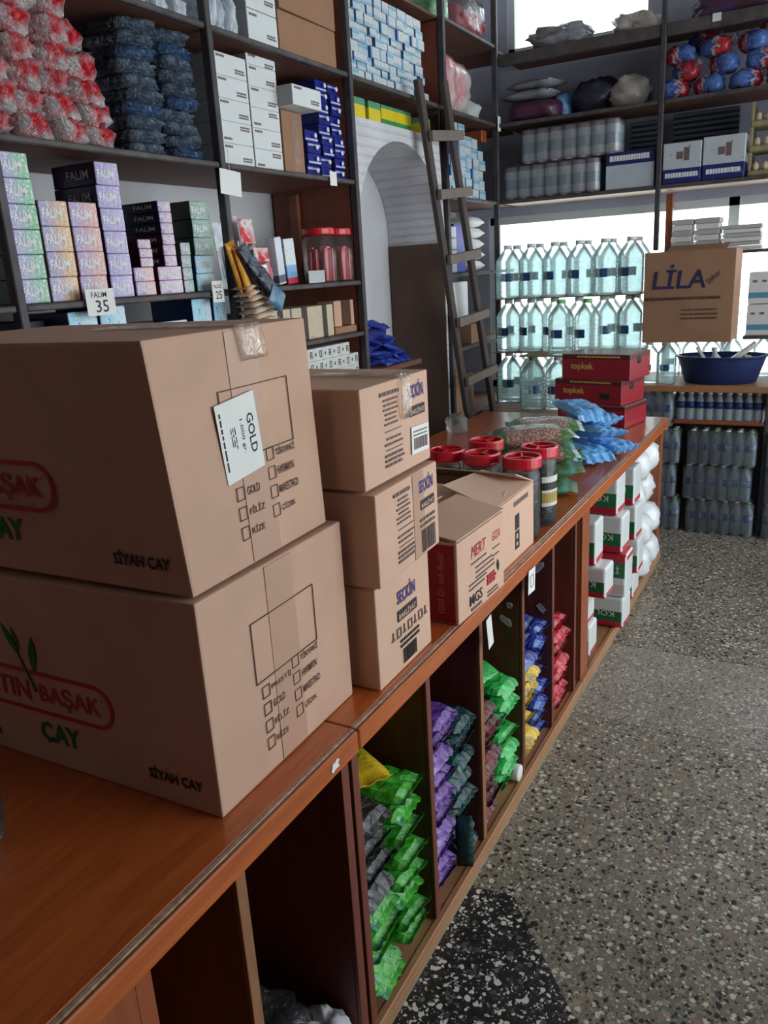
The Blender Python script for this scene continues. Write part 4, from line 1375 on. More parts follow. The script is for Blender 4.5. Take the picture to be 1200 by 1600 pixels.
# small white roll on the bay floor, dark scraps in the first bay
o = ob('paper_roll', lathe_me([(0.012, 0), (0.034, 0.001), (0.036, 0.006), (0.036, 0.05), (0.034, 0.055), (0.012, 0.055)], 20), MT['paper'], None, (2.098, 0.79, FB + 0.028), (R(90), 0, 0), (0.75, 0.75, 0.75))
tag(o, 'small white paper roll on the bay floor beside the green bags', 'roll')
o = ob('crumpled_sack', blob_me(0.24, 0.3, 0.16, 4, 0.4, 2.0), MT['dark_foil'], None, (0.955, 0.95, FB))
tag(o, 'dark crumpled plastic sack in the counter bay below the tea cartons', 'sack')
o = ob('crumpled_sack', blob_me(0.12, 0.12, 0.12, 6, 0.4, 2.4), MT['paper_grey'], None, (1.03, 0.80, FB))
tag(o, 'small white crumpled bag in the counter bay below the tea cartons', 'sack')

# ---------------------------------------------------------------- paper packs in the far counter
MT['ko'] = m_bands('paper_pack_film', [(0.0, 0.20, srgb(190, 20, 52)), (0.20, 0.55, srgb(16, 108, 62))], 2, srgb(220, 224, 224), 0.35, 0.06, 14, bump=0.25, coat=0.4,
                   face=(1, -1), facecol=srgb(216, 220, 220))
MT['ko_white'] = m_plain('white_pack_film', srgb(220, 224, 226), 0.3, 0.05, 14, 0.4, 22, coat=0.4)


MT['ko_flip'] = m_bands('paper_pack_film_flipped', [(0.80, 1.01, srgb(190, 20, 52)), (0.45, 0.80, srgb(16, 108, 62)), (0.08, 0.30, srgb(206, 190, 184))], 2, srgb(220, 224, 224), 0.35, 0.06, 14, bump=0.25, coat=0.4,
                        face=(1, -1), facecol=srgb(216, 220, 220))


def ko_pack(label, x0, y0, z0, dx=0.24, dy=0.30, h=0.172, rz=0.0, flip=0):
    r = empty('paper_pack', (x0 + dx / 2, y0 + dy / 2, z0), R(rz))
    tag(r, label, 'paper pack', 'white green and red paper packs')
    bm = bmesh.new()
    bbox(bm, -dx / 2, dx / 2, -dy / 2, dy / 2, 0, h)
    bmesh.ops.bevel(bm, geom=bm.edges[:], offset=0.012, segments=3, profile=0.5, affect='EDGES')
    ob('pack_body', from_bm(bm, 'pack'), MT['ko_flip' if flip else 'ko'], r)
    ob('red_band', boxes_me([(-dx / 2 + 0.012, dx / 2 - 0.012, -dy / 2 - 0.0006, -dy / 2 + 0.0006, (h * 0.85 if flip else 0.012), (h - 0.012 if flip else h * 0.18))]), MT['ink_red'], r)
    lettering(r, 'KOLİ', MT['ink_white'], (-dx / 2 - 0.0008, -dy / 2 + 0.04 + (0.09 if flip else 0), (0.55 if flip else 0.27) * h + (0 if flip else 0.040)), '-X', h=0.036, w=0.10, rot=R(0 if flip else 180))
    return r


kop = (('first column, behind the orange post', 3.0, 0.125, ((0.0625, 0.20, 0.765, 0), (0.202, 0.333, 0.778, 0), (0.335, 0.468, 0.702, 0), (0.47, 0.655, 0.747, 0))),
       ('second column', 3.33, 0.135, ((0.0625, 0.208, 0.70, 0), (0.21, 0.414, 0.695, 1), (0.416, 0.584, 0.714, 0), (0.586, 0.768, 0.738, 0))),
       ('third column', 3.68, 0.135, ((0.0625, 0.19, 0.733, 0), (0.192, 0.36, 0.716, 0), (0.362, 0.53, 0.728, 0), (0.532, 0.715, 0.741, 0))))
for nm, x0, dx, packs in kop:
    for k, (z0, z1, yf, fl) in enumerate(packs):
        ko_pack(f'white, green and red paper pack, {upfrom(k, 4)} in the {nm}', x0, yf, z0, dx, 0.30, z1 - z0, rnd.uniform(-2, 2), fl)
# soft white roll packs at the far end
for k in range(8):
    row, c = k // 2, k % 2
    o = ob('roll_pack', blob_me(0.20, 0.30, 0.168, 20 + k, 0.10, 2.4, 22, 14, 0.2, True, 3.0), MT['ko_white'], None, (4.02 + 0.22 * c, 0.868 + (0, 0.0, 0.03, 0.015)[row], FB + 0.001 + 0.17 * row))
    tag(o, f'soft white wrapped roll pack, {upfrom(row, 4)}, {"near" if c == 0 else "far"} side at the counter end', 'roll pack', 'white roll packs at the counter end')

# ---------------------------------------------------------------- paper tags on the counter front
def card(name, label, x, z, w, h, tilt=0.0, y=CF - 0.016, text=None, mat='paper', rz=0.0, cat='price tag', rows=None, ink='ink'):
    r = empty(name, (x, y, z), rz)
    tag(r, label, cat)
    ob('card', boxes_me([(-w / 2, w / 2, -0.0006, 0.0006, -h / 2, h / 2)]), MT[mat], r, (0, 0, 0), (0, tilt, 0))
    if text:
        for s, dx, dz, hh, ww in text:
            lettering(r, s, MT[ink], (dx, -0.0012, dz), '-Y', h=hh, w=ww, rot=-tilt, bold=0.005)
    return r


c1 = card('price_tag', 'curled white paper tag taped under the counter edge by the red panel carton', 1.79, 0.728, 0.035, 0.09, R(-10))
c2 = card('price_tag', 'white paper tag with a scribbled ring hanging from the counter edge', 2.13, 0.745, 0.06, 0.075, R(4))
flat_print(c2, frame_rects(-0.014, 0.014, -0.018, 0.018, 0.002), MT['ink_grey'], (0, -0.001, 0), '-Y', name='scribble')
# ---------------------------------------------------------------- goods on the left shelving
YG = 2.004        # front plane of goods
# red packs (top left)
foil('red_pack', (204, 4, 20), (206, 8, 26), (204, 120, 126), (206, 196, 196), (216, 214, 212), (222, 220, 218), scale=7, bump=1.0, bs=38, rough=0.12, bd=0.03)  # whites are pack colour plus film highlights painted in
foil('navy_pack', (30, 38, 54), (58, 72, 92), (96, 112, 132), (176, 186, 194), scale=13, bump=1.0, bs=44, rough=0.1, bd=0.035)  # palest tone in both navies paints highlight streaks of the wrap
foil('navy_pack2', (20, 30, 50), (40, 70, 110), (50, 84, 130), (150, 166, 180), scale=11, bump=1.0, bs=44, rough=0.1, bd=0.035)
G2 = 'red and white plastic wrapped packs on the top left shelf'
cols = [(1.60, 6), (1.71, 6), (1.83, 6), (1.955, 3)]
for c, (x, n) in enumerate(cols):
    z = 2.062
    for k in range(n):
        h = 0.068 if c < 3 else 0.062
        o = ob('plastic_pack', blob_me(0.13, 0.22, h + 0.02, 40 + (c * 5 + k) % 6, 0.28, 2.6, 20, 12, 0.2, True, 4), MT['red_pack'], None,
               (x + rnd.uniform(-0.012, 0.012), YG + 0.115 + rnd.uniform(-0.012, 0.012), z), (0, R(rnd.uniform(-6, 6)), R(rnd.uniform(-14, 14))))
        tag(o, f'red and white plastic pack, {upfrom(k, n)} in the {fromleft(c, 4)} column', 'pack', G2)
        z += h
for k in range(2):
    o = ob('plastic_pack', blob_me(0.15, 0.2, 0.10, 51 + k, 0.3, 2.4, 20, 12, 0.2, True, 4), MT['red_pack'], None, (1.96 - 0.02 * k, 2.16 + 0.02 * k, 2.252 + 0.095 * k), (0, R(-8), R(15)))
    tag(o, ('red pack leaning behind the right column of red packs' if k == 0 else 'highest red pack behind the right column'), 'pack', G2)
G3 = 'navy plastic wrapped packs on the top left shelf'
for c, (x, n) in enumerate(((2.165, 10), (2.345, 10))):
    z = 2.062
    for k in range(n):
        h = 0.0405
        mt = 'navy_pack2' if (k * 3 + c) % 4 == 1 else 'navy_pack'
        o = ob('wrapped_pack', blob_me(0.176, 0.22, 0.0415, 70 + (k + c * 3) % 5, 0.16, 3.0, 26, 12, 0.1, True, 5), MT[mt], None,
               (x + rnd.uniform(-0.012, 0.012), YG + 0.115 + rnd.uniform(-0.008, 0.008), z), (0, R(rnd.uniform(-3, 3)), R(rnd.uniform(-6, 6))))
        tag(o, f'navy plastic wrapped pack, {upfrom(k, n)} in the {"left" if c == 0 else "right"} navy column', 'pack', G3)
        z += h
for k in range(5):
    o = ob('wrapped_pack', pillow_me(0.16, 0.20, 0.07, 80 + k % 3, 0.05, 1.0, 12, 9), MT['navy_pack'], None, (2.10, 2.34, 2.062 + 0.072 * k), (0, 0, R(90)))
    tag(o, f'dark wrapped pack, {upfrom(k, 5)} in the column behind the navy packs', 'pack', G3)

# gum cartons
def m_gum(n, side, c1, c2, ink=(60, 60, 110)):
    t = NT(n)
    tc = t.n('ShaderNodeTexCoord')
    sp = t.n('ShaderNodeSeparateXYZ')
    t.l(tc.outputs['Generated'], sp.inputs[0])
    c = t.ramp(sp.outputs[0], [(0.2, srgb(*c1)), (0.75, srgb(*c2))])
    f = t.noise(tc.outputs['Object'], 55, 5, 0.7, 2.5)
    c = t.mix(t.ramp(f, [(0.54, GREY(0)), (0.60, GREY(1))]), c, srgb(222, 222, 230))
    c = t.mix(t.ramp(t.noise(tc.outputs['Object'], 38, 4, 0.7, 3.0), [(0.60, GREY(0)), (0.64, GREY(0.8))]), c, srgb(*ink))
    g = t.n('ShaderNodeNewGeometry')
    vt = t.n('ShaderNodeVectorTransform', vector_type='NORMAL', convert_from='WORLD', convert_to='OBJECT')
    t.l(g.outputs['True Normal'], vt.inputs[0])
    s2 = t.n('ShaderNodeSeparateXYZ')
    t.l(vt.outputs[0], s2.inputs[0])
    fy = t.math('LESS_THAN', s2.outputs[1], -0.7)
    c = t.mix(fy, srgb(*side), c)
    t.set(Base_Color=c, Roughness=0.3, Coat_Weight=0.3, Coat_Roughness=0.1)
    t.bump(t.noise(tc.outputs['Object'], 45, 4, 0.6, 1.5), 0.35, 0.006)
    MT[n] = t.m


m_gum('gum_green', (60, 92, 72), (150, 140, 190), (120, 180, 140))
m_gum('gum_orange', (150, 120, 110), (150, 140, 180), (220, 180, 130))
m_gum('gum_pink', (140, 90, 96), (170, 150, 190), (220, 170, 160))
m_gum('gum_purple', (44, 26, 66), (160, 150, 200), (190, 176, 214))
m_gum('gum_magenta', (70, 16, 44), (190, 160, 190), (214, 190, 206))
m_gum('gum_navy', (24, 26, 52), (180, 160, 200), (214, 190, 206))
m_gum('gum_dkgreen', (40, 58, 48), (140, 170, 160), (170, 200, 180))
m_gum('gum_mint', (60, 100, 80), (190, 180, 200), (150, 190, 170))
m_gum('gum_blue', (24, 60, 110), (140, 200, 224), (190, 220, 232), (40, 90, 150))


def gum(mat, label, x0, x1, z0, z1, d=0.19, y=YG, text='FALIM', side=False, th=0.55, grp='gum cartons on the left shelving'):
    o = box('gum_box', x0 + 0.0012, x1 - 0.0012, y, y + d, z0 + 0.0006, z1 - 0.0006, MT[mat], bev=0.002)
    o.location.x += rnd.uniform(-0.002, 0.002)
    o.rotation_euler[2] = R(rnd.uniform(-0.8, 0.8))
    tag(o, label, 'box', grp)
    w, h = x1 - x0, z1 - z0
    if text:
        lettering(o, text, MT['ink_white'], (-w * 0.42, -d / 2 - 0.0009, h * 0.30), '-Y', h=h * 0.36, w=w * 0.66, bold=0.03)
    if side:
        lettering(o, text, MT['ink_grey'] if side == 'd' else MT['ink_white'], (-w / 2 - 0.0009, d * 0.16, h * 0.30), '-X', h=h * 0.38, w=d * 0.5, bold=0.01)
    return o


zc = 1.6205
for col, mat, x0, x1, n, z1, nm in ((0, 'gum_green', 1.540, 1.643, 6, 2.022, 'green column'), (1, 'gum_orange', 1.648, 1.752, 4, 1.902, 'orange column'),
                                    (2, 'gum_pink', 1.758, 1.866, 4, 1.902, 'pink column'), (3, 'gum_purple', 1.876, 1.972, 6, 2.022, 'purple column')):
    h = (z1 - zc) / n
    for k in range(n):
        gum(mat, f'{mat[4:]} foil gum box, {upfrom(k, n)} in the {nm} of gum', x0, x1, zc + h * k, zc + h * (k + 1), side=(col == 3))
for k in range(2):
    gum('gum_purple', f'dark purple gum box behind the orange column, {"upper" if k else "lower"}', 1.70, 1.80, 1.90 + 0.058 * k, 1.958 + 0.058 * k, 0.16, 2.235, side='d')
    gum('gum_green', f'pale gum box behind the green column, {"upper" if k else "lower"}', 1.57, 1.66, 1.90 + 0.058 * k, 1.958 + 0.058 * k, 0.16, 2.225)
for k in range(2):
    gum('gum_pink', f'lilac gum box, {"upper" if k else "lower"} beside the purple column', 1.978, 2.07, zc + 0.045 * k, zc + 0.045 * (k + 1), 0.16)
for k in range(3):
    gum('gum_magenta', f'small lilac gum box, {upfrom(k, 3)} in the pile on two lilac boxes', 2.015, 2.075, zc + 0.0905 + 0.029 * k, zc + 0.0905 + 0.029 * (k + 1), 0.13)
for k in range(2):
    gum('gum_magenta', f'wide pink gum box, {"upper" if k else "lower"} of two in the middle', 2.09, 2.205, zc + 0.045 * k, zc + 0.045 * (k + 1), 0.16)
for k in range(6):
    gum('gum_navy' if k > 2 else 'gum_magenta', f'small box with dark side, {upfrom(k, 6)} in the middle pile of gum', 2.128, 2.19, zc + 0.0905 + 0.035 * k, zc + 0.0905 + 0.035 * (k + 1), 0.17, side=True)
for k in range(4):
    gum('gum_mint', f'small mint green gum box, {upfrom(k, 4)} beside the wide pink boxes', 2.211, 2.262, zc + 0.042 * k, zc + 0.042 * (k + 1), 0.13)
for k in range(3):
    gum('gum_dkgreen', f'large dark green gum box, {upfrom(k, 3)} near the shelf post', 2.315, 2.418, 1.745 + 0.062 * k, 1.745 + 0.062 * (k + 1), 0.22, 2.03)
for k in range(2):
    gum('gum_blue', f'pale blue gum box, {"upper" if k else "lower"} below the dark green boxes', 2.285, 2.385, zc + 0.062 * k, zc + 0.062 * (k + 1), 0.22, 2.01, text='FALIM')
# pale blue boxes under the shelf
xs = [(1.69, 1.80, 1.588), (1.812, 1.918, 1.596), (1.95, 2.06, 1.53), (2.07, 2.20, 1.53), (2.235, 2.335, 1.596), (2.35, 2.42, 1.596)]
for k, (a, b, zt) in enumerate(xs):
    o = box('blue_box', a, b, YG, YG + 0.2, 1.386, 1.386 + (zt - 1.386) / 2, MT['gum_blue'], bev=0.002)
    tag(o, f'pale blue box below the gum shelf, lower, {fromleft(k, 6)}', 'box', 'pale blue boxes under the gum shelf')
    o = box('blue_box', a, b, YG, YG + 0.2, 1.387 + (zt - 1.386) / 2, zt, MT['gum_blue'], bev=0.002)
    tag(o, f'pale blue box below the gum shelf, upper, {fromleft(k, 6)}', 'box', 'pale blue boxes under the gum shelf')
o = box('blue_box', 1.60, 1.68, 2.1, 2.3, 1.386, 1.57, m_plain('dark_navy_card', srgb(30, 34, 52), 0.5), bev=0.002)
tag(o, 'dark navy box at the left end below the gum shelf', 'box')


def tagcard(label, x, z, w, h, text, y=SF - 0.003, mat='paper', tilt=0.0, string=0.0):
    r = card('price_card', label, x, z, w, h, tilt, y, text, mat)
    if string:
        ob('string', tube_me([(0, 0, h / 2 - 0.004), (0.001, 0, h / 2 + string)], 0.0012, 6), MT['paper'], r)
    return r


tagcard('handwritten white price card reading 35 on the gum shelf edge', 1.782, 1.612, 0.112, 0.078, [('FALIM', -0.035, 0.014, 0.016, 0.06), ('35', -0.022, -0.03, 0.036, 0.05)], SF - 0.004)
tagcard('white price card reading 25 on the shelf edge by the post', 2.33, 1.617, 0.062, 0.075, [('YILDIZ', -0.026, 0.012, 0.012, 0.045), ('25', -0.016, -0.026, 0.028, 0.034)], SF - 0.004)
tagcard('blank white paper tag hanging on a string from the shelf post', 2.462, 1.99, 0.118, 0.085, None, SF - 0.008, tilt=R(4), string=0.07)
tagcard('narrow white tag under the dark blue boxes', 3.175, 2.05, 0.055, 0.058, None, SF - 0.004)
tagcard('small white tag on the corner post of the shelving', 5.20, 2.50, 0.05, 0.085, None, SF - 0.006)

# ---- bay with white boxes
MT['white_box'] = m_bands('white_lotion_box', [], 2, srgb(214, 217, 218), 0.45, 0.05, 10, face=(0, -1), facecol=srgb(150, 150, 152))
G4 = 'white lidded boxes on the upper shelf'


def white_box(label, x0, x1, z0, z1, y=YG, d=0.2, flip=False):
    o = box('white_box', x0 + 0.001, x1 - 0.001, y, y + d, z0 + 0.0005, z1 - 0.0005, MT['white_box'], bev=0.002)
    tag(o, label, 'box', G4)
    w, h = x1 - x0, z1 - z0
    rn = random.Random(int(x0 * 100 + z0 * 77))
    flat_print(o, lines_rects(w * 0.12, w * 0.42, h * (0.36 if not flip else 0.8), 2, 0.009, 0.006, rn, 0) + lines_rects(-w * 0.42, -w * 0.18, h * (0.84 if not flip else 0.2), 1, 0.01, 0.008, rn, 0), MT['ink_grey'], (0, -d / 2 - 0.0006, 0), '-Y', name='print')
    return o


h = (2.435 - 2.061) / 5
for k in range(5):
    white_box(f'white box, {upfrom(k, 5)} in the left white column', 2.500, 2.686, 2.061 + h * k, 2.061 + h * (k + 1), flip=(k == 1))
h = (2.497 - 2.061) / 6
for k in range(6):
    if k < 5 or True:
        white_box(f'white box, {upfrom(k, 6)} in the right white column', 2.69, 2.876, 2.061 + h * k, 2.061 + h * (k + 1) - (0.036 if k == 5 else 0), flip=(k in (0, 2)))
o, hx, hy, h = carton('glass_carton', 'narrow brown carton with clear tape below the jutting white box', 2.895, 3.04, YG + 0.005, YG + 0.25, 2.061, 2.295, MT['cardboard_dark'], 0, 31, 0.003)
ob('clear_tape', boxes_me([(-0.02, 0.02, -0.0005, 0.0005, 0.01, 0.225)]), MT['clear_tape'], o, (0.01, -hy - 0.006, 0))
white_box('white box jutting out on top of the narrow brown carton', 2.868, 3.078, 2.299, 2.374, 1.93, 0.24)
o = box('grey_box', 2.99, 3.16, 2.19, 2.40, 2.30, 2.44, m_plain('pale_grey_card', srgb(160, 160, 166), 0.6), bev=0.002)
tag(o, 'pale grey box behind the jutting white box', 'box')
o = box('grey_box', 2.95, 3.16, 2.19, 2.40, 2.061, 2.299, m_plain('grey_card_dull', srgb(130, 128, 130), 0.6), bev=0.002)
tag(o, 'dull grey box behind the narrow brown carton', 'box')
# dark blue boxes
MT['navy_box'] = m_bands('royal_blue_box', [(0.12, 0.30, srgb(200, 206, 230)), ], 2, srgb(28, 40, 140), 0.35, 0.25, 30, coat=0.3, face=(0, -1), facecol=srgb(22, 28, 110))
MT['navy_box2'] = m_bands('royal_blue_box2', [(0.62, 0.80, srgb(190, 198, 226)), ], 2, srgb(30, 42, 130), 0.35, 0.25, 30, coat=0.3, face=(0, -1), facecol=srgb(22, 28, 110))
G5 = 'royal blue boxes beside the arched niche'
for c, (x0, x1, n, z1) in enumerate(((3.075, 3.180, 4, 2.245), (3.186, 3.276, 9, 2.452), (3.282, 3.368, 9, 2.450))):
    h = (z1 - 2.061) / n
    for k in range(n):
        o = box('blue_carton', x0 + rnd.uniform(0, 0.006), x1 - rnd.uniform(0, 0.005), YG + rnd.uniform(0, 0.02), YG + 0.19, 2.061 + h * k + 0.0006, 2.061 + h * (k + 1) - 0.0006, MT['navy_box' if (k + c) % 2 else 'navy_box2'], bev=0.002)
        tag(o, f'royal blue box, {upfrom(k, n)} in the {("left", "middle", "right")[c]} blue column', 'box', G5)
        ob('white_dot', lathe_me([(0.0005, 0), (0.010, 0), (0.010, 0.0008), (0.0005, 0.0008)], 12, key='dot'), MT['ink_white'], o, (0.005, -(o.dimensions.y if False else 0.09) - 0.0125 + 0.0, h * 0.5), (R(90), 0, 0))
# ---- above the second shelf
foil('clear_white_pack', (150, 160, 176), (196, 204, 216), (222, 226, 232), scale=10, stretch=(4, 1, 1), bump=0.8, bs=20, rough=0.15)
for k in range(4):
    o = ob('clear_pack', blob_me(0.055, 0.2, 0.17, 90 + k, 0.2, 2.0, 16, 10, 0.15, True, 4), MT['clear_white_pack'], None, (2.515 + 0.048 * k, YG + 0.11, 2.502), (0, 0, R(rnd.uniform(-5, 5))))
    tag(o, f'clear wrapped pale pack on the top shelf, {fromleft(k, 4)}', 'pack', 'clear wrapped packs on the top shelf')
for k in range(5):
    o = ob('clear_pack', blob_me(0.085, 0.2, 0.10, 96 + k, 0.25, 2.4, 20, 12, 0.15, True, 4), MT['clear_white_pack'], None, (2.03 + 0.088 * k, YG + 0.11, 2.502), (0, 0, R(rnd.uniform(-5, 5))))
    tag(o, f'clear wrapped pack above the navy packs, {fromleft(k, 5)}', 'pack', 'clear wrapped packs on the top shelf')
for k in range(2):
    white_box(f'large white box on the top shelf, {"upper" if k else "lower"}', 2.72, 2.912, 2.502 + 0.115 * k, 2.615 + 0.115 * k)
r, hx, hy, h = carton('plain_carton', 'lower plain brown carton on the top shelf over the blue boxes', 2.925, 3.348, YG + 0.003, YG + 0.3, 2.502, 2.655, MT['cardboard_dark'], 0, 33, 0.004)
r, hx, hy, h = carton('plain_carton', 'upper plain brown carton on the top shelf, slightly askew', 2.93, 3.362, YG + 0.003, YG + 0.3, 2.661, 2.83, MT['cardboard_dark'], R(1.5), 34, 0.008)
# ---- toiletries shelf
foil('red_blister', (200, 30, 44), (214, 60, 70), (226, 222, 220), (60, 50, 54), scale=14, bump=0.3)
foil('blue_blister', (150, 176, 196), (200, 210, 216), (226, 226, 226), (190, 120, 90), scale=14, bump=0.3)


def hang_pack(label, x, y, z, w, h, mat, tilt, rz=0.0, d=0.02, bub=True):
    r = empty('blister_pack', (x, y, z), rz)
    tag(r, label, 'blister pack', 'blister packs on the toiletries shelf')
    ob('backing_card', boxes_me([(-w / 2, w / 2, -0.001, 0.001, 0, h)]), MT[mat], r, (0, 0, 0), (R(-tilt), 0, 0))
    ob('bubble', blob_me(w * 0.72, d, h * 0.55, int(x * 100) % 9, 0.06, 2, 16, 10, 0.0, True, 4), MT['film' if mat != 'red_blister' else 'jar'], r, (0, -d * 0.5 + 0.06 * 0, h * 0.1), (R(-tilt), 0, 0))
    return r


hang_pack('pale blue blister pack standing left on the toiletries shelf', 2.535, 2.06, 1.622, 0.10, 0.245, 'blue_blister', 6)
hang_pack('pale card pack behind the red packs on the toiletries shelf', 2.63, 2.10, 1.622, 0.10, 0.275, 'blue_blister', 4)
hang_pack('tall red and white blister pack on the toiletries shelf', 2.675, 2.05, 1.622, 0.085, 0.26, 'red_blister', 5)
hang_pack('low red and white blister pack in front on the toiletries shelf', 2.70, 2.012, 1.622, 0.095, 0.15, 'red_blister', 7)
hang_pack('orange and blue blister pack beside the shelf post', 2.585, 2.025, 1.622, 0.075, 0.15, 'red_blister', 7)
MT['tp_white'] = m_bands('toothpaste_box', [(0.0, 0.14, srgb(196, 40, 60)), (0.14, 0.42, srgb(120, 170, 214))], 2, srgb(216, 222, 228), 0.4, 0.1, 30, coat=0.3, scrib=(srgb(70, 90, 130), 30, 0.62))
MT['tp_plain'] = m_bands('toothpaste_box_side', [(0.04, 0.2, srgb(90, 100, 120))], 2, srgb(206, 214, 226), 0.4, 0.1, 30, coat=0.3, scrib=(srgb(110, 120, 150), 40, 0.64))
o = box('toothpaste_box', -0.028, 0.028, -0.022, 0.022, 0, 0.185, MT['tp_plain'], bev=0.002)
o.location, o.rotation_euler = (2.805, 2.03, 1.6265), (0, R(-6), R(8))
tag(o, 'white toothpaste box leaning left on the toiletries shelf', 'box')
o = box('toothpaste_box', -0.034, 0.034, -0.02, 0.02, 0, 0.182, MT['tp_white'], bev=0.002)
o.location, o.rotation_euler = (2.893, 2.035, 1.6245), (0, R(-4), R(-4))
tag(o, 'blue and white toothpaste box leaning right on the toiletries shelf', 'box')
tagcard('pale green paper card standing before the red topped jars', 2.985, 1.648, 0.125, 0.05, None, SF - 0.004, mat='paper_grey')
# red topped jars of sweets
MT['sweets'] = m_foil('red_wrapped_sticks', [srgb(150, 30, 44), srgb(200, 60, 72), srgb(226, 214, 214)], 22, 0.3, stretch=(3, 3, 0.6))
for k, (x, y) in enumerate(((3.148, 2.042), (3.300, 2.046))):
    r = empty('sweet_jar', (x, y, 1.621))
    r.scale = (1.13, 1.13, 1.08)
    tag(r, ('left' if k == 0 else 'right') + ' clear jar of red sticks with a red lid', 'jar', 'red topped sweet jars')
    ob('jar_body', lathe_me([(0.062, 0), (0.066, 0.006), (0.066, 0.165), (0.055, 0.18), (0.055, 0.188)], 28, key='swj'), MT['jar'], r)
    ob('lid', lid_me(0.063, 0.026), MT['red_lid'], r, (0, 0, 0.187))
    for j in range(12):
        a = j * 2.4
        rr = 0.012 + 0.036 * math.sqrt(j / 12)
        ob('stick', box_me(0.02, 0.012, 0.12 + 0.03 * ((j * 7) % 3) / 3, 0.003), MT['sweets'], r, (rr * math.cos(a), rr * math.sin(a), 0.004), (0, 0, a))
# leaning snack sachets at the post
foil('navy_sachet', (20, 24, 36), (36, 42, 60), (110, 124, 140), scale=10, bump=0.5)
foil('blue_clip', (50, 84, 120), (90, 130, 160), (40, 60, 90), scale=10, bump=0.4)
foil('orange_sachet', (214, 120, 20), (226, 160, 40), (120, 80, 40), scale=10, bump=0.5)
foil('cream_sachet', (206, 170, 140), (222, 206, 190), (180, 130, 96), scale=12, stretch=(1, 1, 3), bump=0.5)
HB = empty('sachet_strip', (2.48, 1.90, 1.47))
tag(HB, 'strip of orange and cream snack sachets hanging at the shelf post', 'sachet strip')
for k in range(7):
    ob('sachet', pillow_me(0.15, 0.085, 0.022, 20 + k % 3, 0.05, 0.8, 10, 7), MT['cream_sachet'], HB, (0.012 - 0.007 * k, 0, 0.02 + 0.0225 * k), (0, R(-7 - k), R(4)))
for k in range(2):
    ob('sachet', pillow_me(0.19, 0.06, 0.022, 22 + k, 0.05, 0.8, 12, 7), MT['orange_sachet'], HB, (-0.095 + 0.018 * k, 0.012 - 0.02 * k, 0.225 - 0.02 * k), (R(90), R(70), R(0)))
ob('strap', boxes_me([(-0.004, 0.004, 0.046, 0.05, 0.0, 0.30)]), MT['paper_grey'], HB, (-0.02, 0, 0.02))
HN = empty('sachet_bundle', (2.46, 1.87, 1.60))
tag(HN, 'dark navy and blue sachets clipped to the shelf post', 'sachet bundle')
for k in range(4):
    ob('sachet', pillow_me((0.18, 0.16, 0.13, 0.09)[k], (0.055, 0.06, 0.06, 0.075)[k], 0.02, 24 + k, 0.05, 0.9, 12, 8), MT['navy_sachet' if k < 3 else 'blue_clip'], HN,
       (-0.045 + 0.03 * k, -0.012 * k, (0.09, 0.06, 0.03, -0.02)[k]), (R(90), R((58, 52, 46, 30)[k]), 0))

# ---- lower shelves seen over the cartons
MT['stick_box'] = m_bands('stick_carton', [(0.22, 0.36, srgb(60, 50, 44)), (0.72, 0.84, srgb(60, 50, 44))], 0, srgb(198, 182, 156), 0.6, 0.1, 30, scrib=(srgb(90, 76, 66), 40, 0.62))
for k, (a, b) in enumerate(((2.50, 2.83), (2.84, 3.165))):
    o = box('stick_carton', a, b, YG, YG + 0.16, 1.386, 1.525, MT['stick_box'], bev=0.002)
    tag(o, ('left' if k == 0 else 'right') + ' cream carton printed with sticks on the middle shelf', 'box', 'cream stick cartons')
for k, (a, b) in enumerate(((3.192, 3.255), (3.34, 3.368))):
    o = box('small_carton', a, b, YG + 0.01, YG + 0.1, 1.42, 1.535, MT['cardboard'], bev=0.002)
    tag(o, ('left' if k == 0 else 'right') + ' small upright brown carton on the folded dark case', 'box')
o = box('folded_case', 3.18, 3.37, YG, YG + 0.2, 1.386, 1.418, MT['cardboard_dark'], bev=0.004)
tag(o, 'flat brown case under the two small upright cartons', 'box')
MT['symbol_box'] = m_bands('symbol_box', [], 2, srgb(206, 208, 204), 0.5, 0.06, 30)
G6 = 'small white symbol boxes on the low shelf'
for rr in range(3):
    for c in range(6 if rr < 2 else 5):
        x0 = 2.905 + 0.077 * c
        o = box('symbol_box', x0, x0 + 0.0755, YG, YG + 0.12, 1.1765 + 0.056 * rr, 1.1765 + 0.056 * rr + 0.0552, MT['symbol_box'], bev=0.0015)
        tag(o, f'small white box with black marks, {upfrom(rr, 3)} row, {fromleft(c, 6)}', 'box', G6)
        flat_print(o, [(-0.026, -0.019, 0.02, 0.034), (0.008, 0.012, 0.012, 0.042), (0.022, 0.026, 0.012, 0.042), (0.012, 0.022, 0.012 if (c + rr) % 2 else 0.024, 0.016 if (c + rr) % 2 else 0.028), (0.012, 0.022, 0.038, 0.042)], MT['ink'], (0, -0.0606, 0), '-Y', name='symbols')

